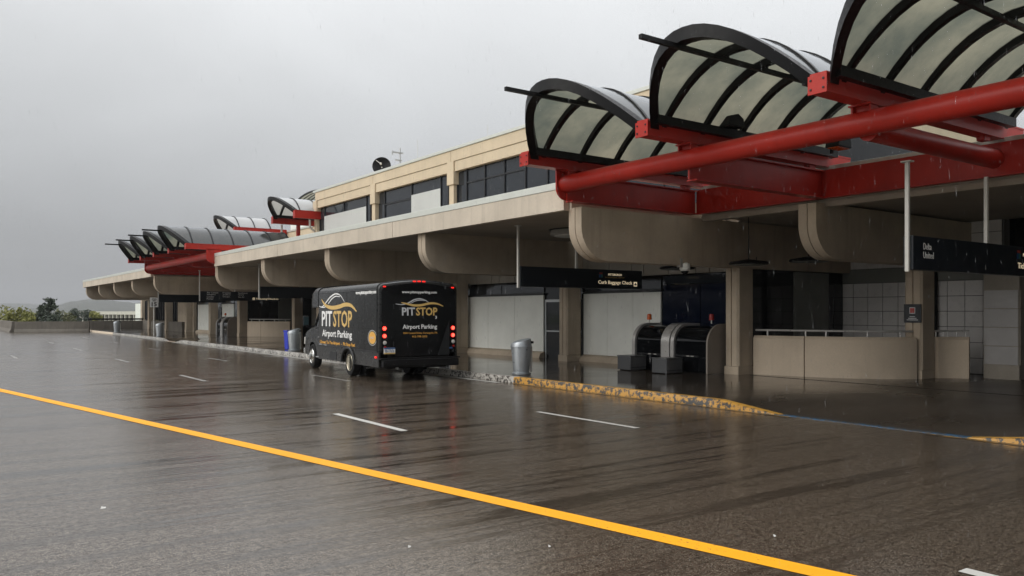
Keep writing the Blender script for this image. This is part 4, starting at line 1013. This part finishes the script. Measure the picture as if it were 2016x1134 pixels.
# lettering: left side, read from front to rear
SU, SV = (0, -1, 0), (0, 0, 1)
def sl_(s_, t0, w2, z0, h2, m, bold=0.0): return lettering(s_, w2, h2, (-0.0015, t0, z0), SU, SV, m, BUS, bold=bold)
sl_('PIT', 4.70, 0.98, 1.34, 0.45, LETW, 0.02); sl_('STOP', 3.62, 1.63, 1.33, 0.47, LETG, 0.02)
sl_('Airport Parking', 4.66, 2.66, 0.975, 0.265, LETW, 0.015)
sl_('Closest To The Airport  -  Pit Stop Fast', 4.90, 3.15, 0.795, 0.12, LETO, 0.02)
sl_('www.pitstopparking.com', 1.70, 1.58, 2.20, 0.125, LETW, 0.035)
sl_('USDOT 173684', 5.0, 0.75, 0.772, 0.03, LETS)
def ribbon(P, wid, fn, m, name='swoosh'):
    """tapering painted stroke through 2-D points"""
    k = MB(); n = len(P) * 6; vv = []
    def cr_(t):
        i = min(int(t), len(P) - 2); u = t - i
        p0, p1, p2, p3 = P[max(0, i - 1)], P[i], P[i + 1], P[min(len(P) - 1, i + 2)]
        return Vector([0.5 * ((2 * b) + (-a + c_) * u + (2 * a - 5 * b + 4 * c_ - d2) * u * u + (-a + 3 * b - 3 * c_ + d2) * u ** 3) for a, b, c_, d2 in zip(p0, p1, p2, p3)])
    for i in range(n + 1):
        t = i / n * (len(P) - 1); p = cr_(t); q = cr_(min(len(P) - 1, t + 0.02)) - cr_(max(0, t - 0.02)); q.normalize()
        w2 = wid * math.sin(math.pi * min(1, max(0, 0.06 + 0.88 * i / n))) ** 0.7 / 2
        for s_ in (1, -1): vv.append((p.x - q.y * w2 * s_, p.y + q.x * w2 * s_))
    k.add([fn(a, b, 0.0) for a, b in vv], [(2 * i, 2 * i + 1, 2 * i + 3, 2 * i + 2) for i in range(n)])
    return k.build(name, m, BUS, fix=False)
fs = lambda a, b, c_: (-0.004, a, b)
fsb = lambda a, b, c_: (-0.0055, a, b)
ribbon([(5.0, 1.95), (4.75, 1.91), (4.45, 1.98), (4.0, 2.16), (3.6, 2.26), (3.3, 2.28), (2.95, 2.22), (2.62, 2.04)], 0.042, fs, LETW)
ribbon([(4.1, 2.0), (4.0, 2.04), (3.75, 2.14), (3.4, 2.21), (3.0, 2.19)], 0.035, fs, LETW)
ribbon([(4.75, 1.90), (4.5, 1.90), (4.25, 1.93), (4.1, 1.88)], 0.03, fs, LETW)
ribbon([(4.72, 2.14), (4.5, 2.02), (4.2, 1.93), (3.7, 1.885), (3.1, 1.91), (2.6, 1.965), (2.15, 1.95), (1.85, 1.87), (1.62, 1.77)], 0.115, fsb, LETG)
fr_ = lambda a, b, c_: (a, -0.0145, b); frb = lambda a, b, c_: (a, -0.016, b)
ribbon([(0.45, 1.965), (0.62, 1.95), (0.78, 1.985), (0.95, 2.07), (1.10, 2.10), (1.25, 2.07), (1.38, 2.0)], 0.03, fr_, LETS)
ribbon([(0.84, 1.97), (0.98, 2.04), (1.12, 2.065), (1.26, 2.05)], 0.02, fr_, LETS)
ribbon([(0.60, 2.00), (0.75, 1.97), (0.95, 1.93), (1.15, 1.935), (1.4, 1.985), (1.6, 1.975), (1.78, 1.91)], 0.06, frb, LETG)
# round seal near the tail on the left side
for (r, m, xx) in ((0.20, LETS, -0.003), (0.185, BUSGREY, -0.0045), (0.160, LETG, -0.006), (0.145, LETO, -0.0075)):
    k = MB(); vv = [(xx, 0.44 + 1.6 * r * math.cos(2 * math.pi * i / 32), 1.10 + r * math.sin(2 * math.pi * i / 32)) for i in range(32)]
    k.add(vv, [tuple(range(32))]); k.build('seal', m, BUS, fix=False)
lettering('FAST', 0.30, 0.06, (-0.009, 0.59, 1.07), SU, SV, LETS, BUS)
# cab
def cabsec(x, ins):
    prof = [(5.05, 0.42), (5.35, 0.40), (5.52, 0.42)] + [(5.95 - 0.44 * math.cos(a), 0.42 + 0.44 * math.sin(a)) for a in [math.pi * i / 10 for i in range(1, 10)]] + [(6.40, 0.42), (6.74, 0.45), (6.79, 0.62), (6.78, 0.95), (6.70, 1.12), (6.40, 1.22), (5.98, 1.30), (5.90, 1.32), (5.05, 1.34)]
    return [(x, y - (ins if y > 6.3 else 0), z - ins * 0.3) for y, z in prof]
secs = [cabsec(0.11, 0.12), cabsec(0.16, 0.03), cabsec(0.45, 0.0), cabsec(1.75, 0.0), cabsec(2.04, 0.03), cabsec(2.09, 0.12)]
loft(secs).build('cab', BUSPAINT, BUS, smooth=True)
gh = MB().prism([(5.06, 1.342), (5.93, 1.315), (5.48, 1.93), (5.06, 1.93)], lambda y, z: (0.20 + (z - 1.32) * 0.10, y, z), lambda y, z: (2.0 - (z - 1.32) * 0.10, y, z)).build('cab_glass', GLASSD, BUS)
for xs_ in (1, -1):
    def X_(v): return v if xs_ == 1 else 2.2 - v
    k = MB(); k.path([(X_(0.19), 5.95, 1.31), (X_(0.245), 5.50, 1.92)], 0.03, 6); k.path([(X_(0.19), 5.42, 1.34), (X_(0.24), 5.36, 1.92)], 0.02, 6); k.build('pillar', BUSPAINT, BUS)
    MB().box((X_(0.10), 5.30, 0.98), (X_(0.115), 5.42, 1.01)).build('door_handle', CHROME, BUS)
    k = MB().box((X_(0.02), 5.90, 1.30), (X_(0.20), 5.94, 1.33)).box((X_(-0.10), 5.90, 1.30), (X_(0.02), 5.93, 1.34)); k.build('mirror_arm', BLACK, BUS)
    mr_ = MB().box((X_(-0.20), 5.88, 1.33), (X_(-0.02), 5.98, 1.64)).build('mirror', BLACK, BUS, bevel=0.03)
    MB().box((X_(-0.19), 5.874, 1.36), (X_(-0.04), 5.879, 1.61)).build('mirror_glass', GLASSM, mr_)
    MB().box((X_(0.12), 6.70, 0.72), (X_(0.45), 6.80, 0.95)).build('headlamp', GALV, BUS, bevel=0.02)
    MB().box((X_(0.06), 5.12, 0.36), (X_(0.22), 5.50, 0.40)).build('cab_step', ALUM, BUS, bevel=0.01)
MB().box((0.12, 6.70, 0.42), (2.08, 6.88, 0.60)).build('front_bumper', CHROME, BUS, bevel=0.03)
# wheels
def wheel(x, y, s_, dual):
    """s_: -1 left side; outer face at x"""
    r = 0.375; wd = 0.22
    tr = [(0.20, 0), (0.25, -0.01), (r - 0.03, -0.005), (r, 0.035), (r, wd - 0.035), (r - 0.03, wd), (0.2, wd)]
    def put(k): k.v = [(x - s_ * c_, y + a, 0.375 + b) for a, b, c_ in k.v]; return k
    wl = put(MB().lathe(tr, (0, 0, 0), 32)).build('wheel', RUBBER, BUS, smooth=True)
    dp = 0.10 if dual else -0.02
    put(MB().lathe([(0.235, 0.0), (0.225, -0.015), (0.205, 0.01), (0.19, dp), (0.11, dp + 0.015), (0.10, dp - 0.06), (0.03, dp - 0.075)], (0, 0, 0), 28)).build('rim', HUB if dual else CHROME, wl, smooth=True)
    k = MB()
    for i in range(8):
        a = 2 * math.pi * i / 8; k.tube((0.145 * math.cos(a), 0.145 * math.sin(a), dp + 0.01), (0.145 * math.cos(a), 0.145 * math.sin(a), dp - 0.025), 0.014, n=6)
    put(k).build('wheel_nut', GALV, wl)
    if dual: put(MB().lathe([(0.2, 0.26), (r, 0.29), (r, 0.45), (0.2, 0.48)], (0, 0, 0), 28)).build('inner_tyre', RUBBER, wl, smooth=True)
for s_, x in ((-1, 0.04), (1, 2.16)): wheel(x, 2.3, s_, True)
for s_, x in ((-1, 0.10), (1, 2.10)): wheel(x, 5.95, s_, False)
for x in (0.22, 1.75): MB().box((x, 1.55, 0.16), (x + 0.26, 1.57, 0.50)).build('mud_flap', RUBBER, BUS)
lettering('GOSHEN', 0.22, 0.04, (0.24, 1.548, 0.24), RU, RV, GALV, BUS)
MB().tube((0.5, -0.02, 0.33), (0.5, 0.9, 0.33), 0.035).build('exhaust_pipe', ALUM, BUS, smooth=True)
# the cab is a little longer than first laid out: stretch it forward of the body, wheels stay round
for o in BUS.children_recursive:
    if o.type != 'MESH' or o.location.length > 1e-6: continue
    vy = [v.co.y for v in o.data.vertices]; base = o.name.split('.')[0]
    if max(vy) < 5.2: continue
    if base in ('wheel', 'rim', 'wheel_nut', 'inner_tyre'):
        if min(vy) > 5:
            for v in o.data.vertices: v.co.y += 0.106
    else:
        for v in o.data.vertices:
            if v.co.y > 5.07: v.co.y = 5.07 + (v.co.y - 5.07) * 1.12
BUS.location = (9.16, 18.5, 0.0); BUS.rotation_euler = (0, 0, -R(5.4))
# ------------------------------------------------------------------ trees beyond the parapet
def leafmat(name, a, b):
    m, t, p = mat(name); n, l = nodes(t)
    oi = n('ShaderNodeNewGeometry'); 
    c = mixc(t, oi.outputs['Random Per Island'], a, b); l(c, p.inputs['Base Color']); p.inputs['Roughness'].default_value = 0.6
    p.inputs['Subsurface Weight'].default_value = 0.0
    return m
LEAFY = leafmat('yellow_green_leaf', (0.13, 0.14, 0.02), (0.22, 0.21, 0.035)); LEAFD = leafmat('dark_needle', (0.020, 0.034, 0.020), (0.05, 0.066, 0.036)); LEAFO = leafmat('olive_leaf', (0.07, 0.08, 0.03), (0.12, 0.12, 0.045))
BARK = simple('bark', (0.07, 0.05, 0.035), 0.9, 0, 0.3, 8)
GZ = -7.0
def leaf(k, c, s_, rng):
    d_ = Vector((rng.gauss(0, 1), rng.gauss(0, 1), rng.gauss(0, 0.8))).normalized(); a = d_.orthogonal().normalized(); b = d_.cross(a)
    k.add([c + a * s_, c + b * s_ * 0.55, c - a * s_, c - b * s_ * 0.55], [(0, 1, 2, 3)])
def broad_tree(x, y, h, r, m, label, seed, n=1600, ls=0.2):
    rng = random.Random(seed); T_ = thing('tree', label, 'tree', (x, y, GZ), 'trees beyond the parapet')
    k = MB(); k.tube((x, y, GZ), (x, y, GZ + h * 0.55), 0.22, 0.12, 8)
    lobes = []
    for i in range(11):
        a = rng.uniform(0, 6.28); rr = r * rng.uniform(0.15, 0.75); z = GZ + h * rng.uniform(0.42, 0.86)
        c = Vector((x + rr * math.cos(a), y + rr * math.sin(a), z)); lobes.append((c, r * rng.uniform(0.28, 0.48)))
        k.tube((x, y, GZ + h * rng.uniform(0.3, 0.5)), c, 0.07, 0.03, 5)
    k.build('trunk', BARK, T_)
    k = MB()
    for i in range(n):
        c, q = lobes[i % len(lobes)]; v = Vector((rng.gauss(0, 1), rng.gauss(0, 1), rng.gauss(0, 1))).normalized() * q * rng.uniform(0.55, 1.12)
        leaf(k, c + v, ls * rng.uniform(0.6, 1.4), rng)
    k.build('crown', m, T_, fix=False)
def conifer(x, y, h, r, label, seed, n=2600):
    rng = random.Random(seed); T_ = thing('conifer', label, 'tree', (x, y, GZ), 'trees beyond the parapet')
    MB().tube((x, y, GZ), (x, y, GZ + h * 0.98), 0.2, 0.03, 8).build('trunk', BARK, T_)
    k = MB()
    for i in range(70):
        t = rng.uniform(0.25, 0.99); z = GZ + h * t; a = rng.uniform(0, 6.28); ln = r * (1.05 - t) ** 0.75 * rng.uniform(0.75, 1.15)
        for j in range(n // 70):
            u = rng.uniform(0.1, 1) ; c = Vector((x + ln * u * math.cos(a), y + ln * u * math.sin(a), z + ln * 0.35 * u * u + rng.gauss(0, 0.12))) + Vector((rng.gauss(0, 0.16), rng.gauss(0, 0.16), 0))
            leaf(k, c, rng.uniform(0.1, 0.24), rng)
    k.build('crown', LEAFD, T_, fix=False)
def at(px, D): 
    """plan position at depth D along image column px (used once to place the trees)"""
    u = (px - 1008) / 1600; return (D * (u * 0.8125 + 0.583), D * (0.8125 - u * 0.583))
for (px, D, h, r, m, lab, sd_) in ((8, 112, 10.2, 2.6, LEAFY, 'yellow green bush top at the far left edge', 1), (36, 112, 10.9, 2.6, LEAFY, 'tall yellow green bush left of the dark conifer', 2), (64, 110, 9.9, 1.7, LEAFY, 'low yellow green bush touching the dark conifer', 3), (122, 112, 10.0, 1.7, LEAFO, 'olive green bush right of the dark conifer', 4), (136, 125, 9.6, 1.6, LEAFO, 'low olive bush at the right end of the bushes', 5), (150, 210, 10.6, 2.3, LEAFD, 'small dark round tree standing before the pale garage', 6), (172, 220, 10.4, 2.2, LEAFD, 'small dark tree between garage and bushes', 7), (193, 160, 10.2, 1.7, LEAFY, 'hazy yellow green tree above the end of the parapet', 8)):
    x, y = at(px, D); broad_tree(x, y, h, r, m, lab, sd_)
x, y = at(98, 106); conifer(x, y, 10.6, 3.0, 'dark green conifer rising above the bushes', 21)
x, y = at(80, 110); conifer(x, y, 9.6, 1.8, 'smaller dark conifer leaning on the tall one', 22, 1500)

# ------------------------------------------------------------------ distant garage and hills
G = thing('parking_garage', 'long pale flat roofed garage with columns in the misty distance', 'building', (*at(235, 320), GZ))
gx0, gy0 = at(140, 330); gx1, gy1 = at(300, 250)
gu = Vector((gx1 - gx0, gy1 - gy0, 0)); gl = gu.length; gu.normalize(); gn = Vector((-gu.y, gu.x, 0))
def gbox(name, a0, a1, d0, d1, z0, z1, m, parent=None):
    o_ = Vector((gx0, gy0, 0)); k = MB(); vv = []
    for z in (z0, z1):
        for (a, d_) in ((a0, d0), (a1, d0), (a1, d1), (a0, d1)): p_ = o_ + gu * a + gn * d_; vv.append((p_.x, p_.y, z))
    k.add(vv, [(0, 3, 2, 1), (4, 5, 6, 7), (0, 1, 5, 4), (1, 2, 6, 5), (2, 3, 7, 6), (3, 0, 4, 7)])
    return k.build(name, m, parent or G)
PALE = simple('pale_concrete', (0.50, 0.48, 0.42), 0.8)
gbox('inner_wall', 1, gl - 1, 6, 30, GZ, 0.9, PARAP)
gbox('roof', 0, gl, 0, 32, 1.0, 2.1, PALE); gbox('floor_edge', 0, gl, 0, 31, -2.3, -1.4, PALE)
n_ = int(gl / 5)
for i in range(n_ + 1): gbox('column', i * gl / n_ - 0.35, i * gl / n_ + 0.35, 0.1, 0.8, GZ, 0.999, PALE)
gbox('stair_tower', gl * 0.90, gl * 0.97, -2, 4, GZ, 4.5, WPANEL)
HILL = simple('hill_woods', (0.048, 0.052, 0.042), 0.95, 0, 0.35, 0.02)
def hill(name, D0, wd, base, humps, seed):
    """wooded ridge running across the view: humps = (azimuth, half width, height) in degrees and metres"""
    rng = random.Random(seed); k = MB(); n = 260; rows = []; prof = ((-1, 0), (-0.7, 0.2), (-0.4, 0.5), (-0.15, 0.86), (0, 1.0), (0.5, 0.6), (1, 0))
    jit = [rng.uniform(-1, 1) for _ in range(n + 1)]
    for f_, e in prof:
        for i in range(n + 1):
            az = -30 + 75 * i / n; a = R(az); D = D0 + f_ * wd
            hh = base + sum(h_ * math.exp(-((az - c_) / w_) ** 2) for c_, w_, h_ in humps) + base * 0.05 * math.sin(az * 2.1 + seed) + jit[i] * 1.3
            rows.append((D * math.sin(a), D * math.cos(a), GZ - 2 + hh * e))
    m_ = n + 1
    k.add(rows, [(j * m_ + i, j * m_ + i + 1, (j + 1) * m_ + i + 1, (j + 1) * m_ + i) for j in range(len(prof) - 1) for i in range(n)])
    return struct(k.build(name, HILL, smooth='all'))
hill('hill', 2000, 1450, 12, ((8.2, 2.6, 22), (14, 5, 16), (30, 12, 20)), 3)
hill('hill', 3900, 1200, 40, ((1, 5, 8), (-12, 8, 12), (20, 10, 10)), 5)
# mist and rain haze
hz = bpy.data.materials.new('haze'); hz.use_nodes = True; t = hz.node_tree; t.nodes.clear()
pv = t.nodes.new('ShaderNodeVolumePrincipled'); mo = t.nodes.new('ShaderNodeOutputMaterial'); t.links.new(pv.outputs[0], mo.inputs['Volume'])
pv.inputs['Color'].default_value = (0.56, 0.57, 0.59, 1); pv.inputs['Density'].default_value = 0.00028; pv.inputs['Anisotropy'].default_value = 0.2
hazeo = MB().box((-5900, -2900, -30), (5900, 8900, 190)).build('haze', hz); hazeo['kind'] = 'stuff'

# falling rain: small drops in the air between camera and building
rm = bpy.data.materials.new('rain_water'); rm.use_nodes = True; rb_ = rm.node_tree.nodes['Principled BSDF']
rb_.inputs['Base Color'].default_value = (0.8, 0.82, 0.85, 1); rb_.inputs['Roughness'].default_value = 0.15; rb_.inputs['Transmission Weight'].default_value = 0.5; rb_.inputs['Alpha'].default_value = 0.15
rng = random.Random(99); k = MB()
for i in range(5200):
    az = R(rng.uniform(2, 70)); D = 2.6 + 9.5 * rng.random() ** 0.75
    p = Vector((D * math.sin(az), D * math.cos(az), rng.uniform(0.05, 1.75 + D * 0.42)))
    if p.x > 11: continue
    ln = rng.uniform(0.018, 0.04); d_ = Vector((rng.gauss(0.10, 0.05), rng.gauss(0.05, 0.05), -1)).normalized(); r = rng.uniform(0.0009, 0.0015)
    a = d_.orthogonal().normalized(); b = d_.cross(a); q = p + d_ * ln * 0.7
    k.add([p, q + a * r, q + (b * 0.87 - a * 0.5) * r, q - (b * 0.87 + a * 0.5) * r, p + d_ * ln], [(0, 1, 2), (0, 2, 3), (0, 3, 1), (4, 2, 1), (4, 3, 2), (4, 1, 3)])
rain = k.build('rain', rm, fix=False); rain['kind'] = 'stuff'
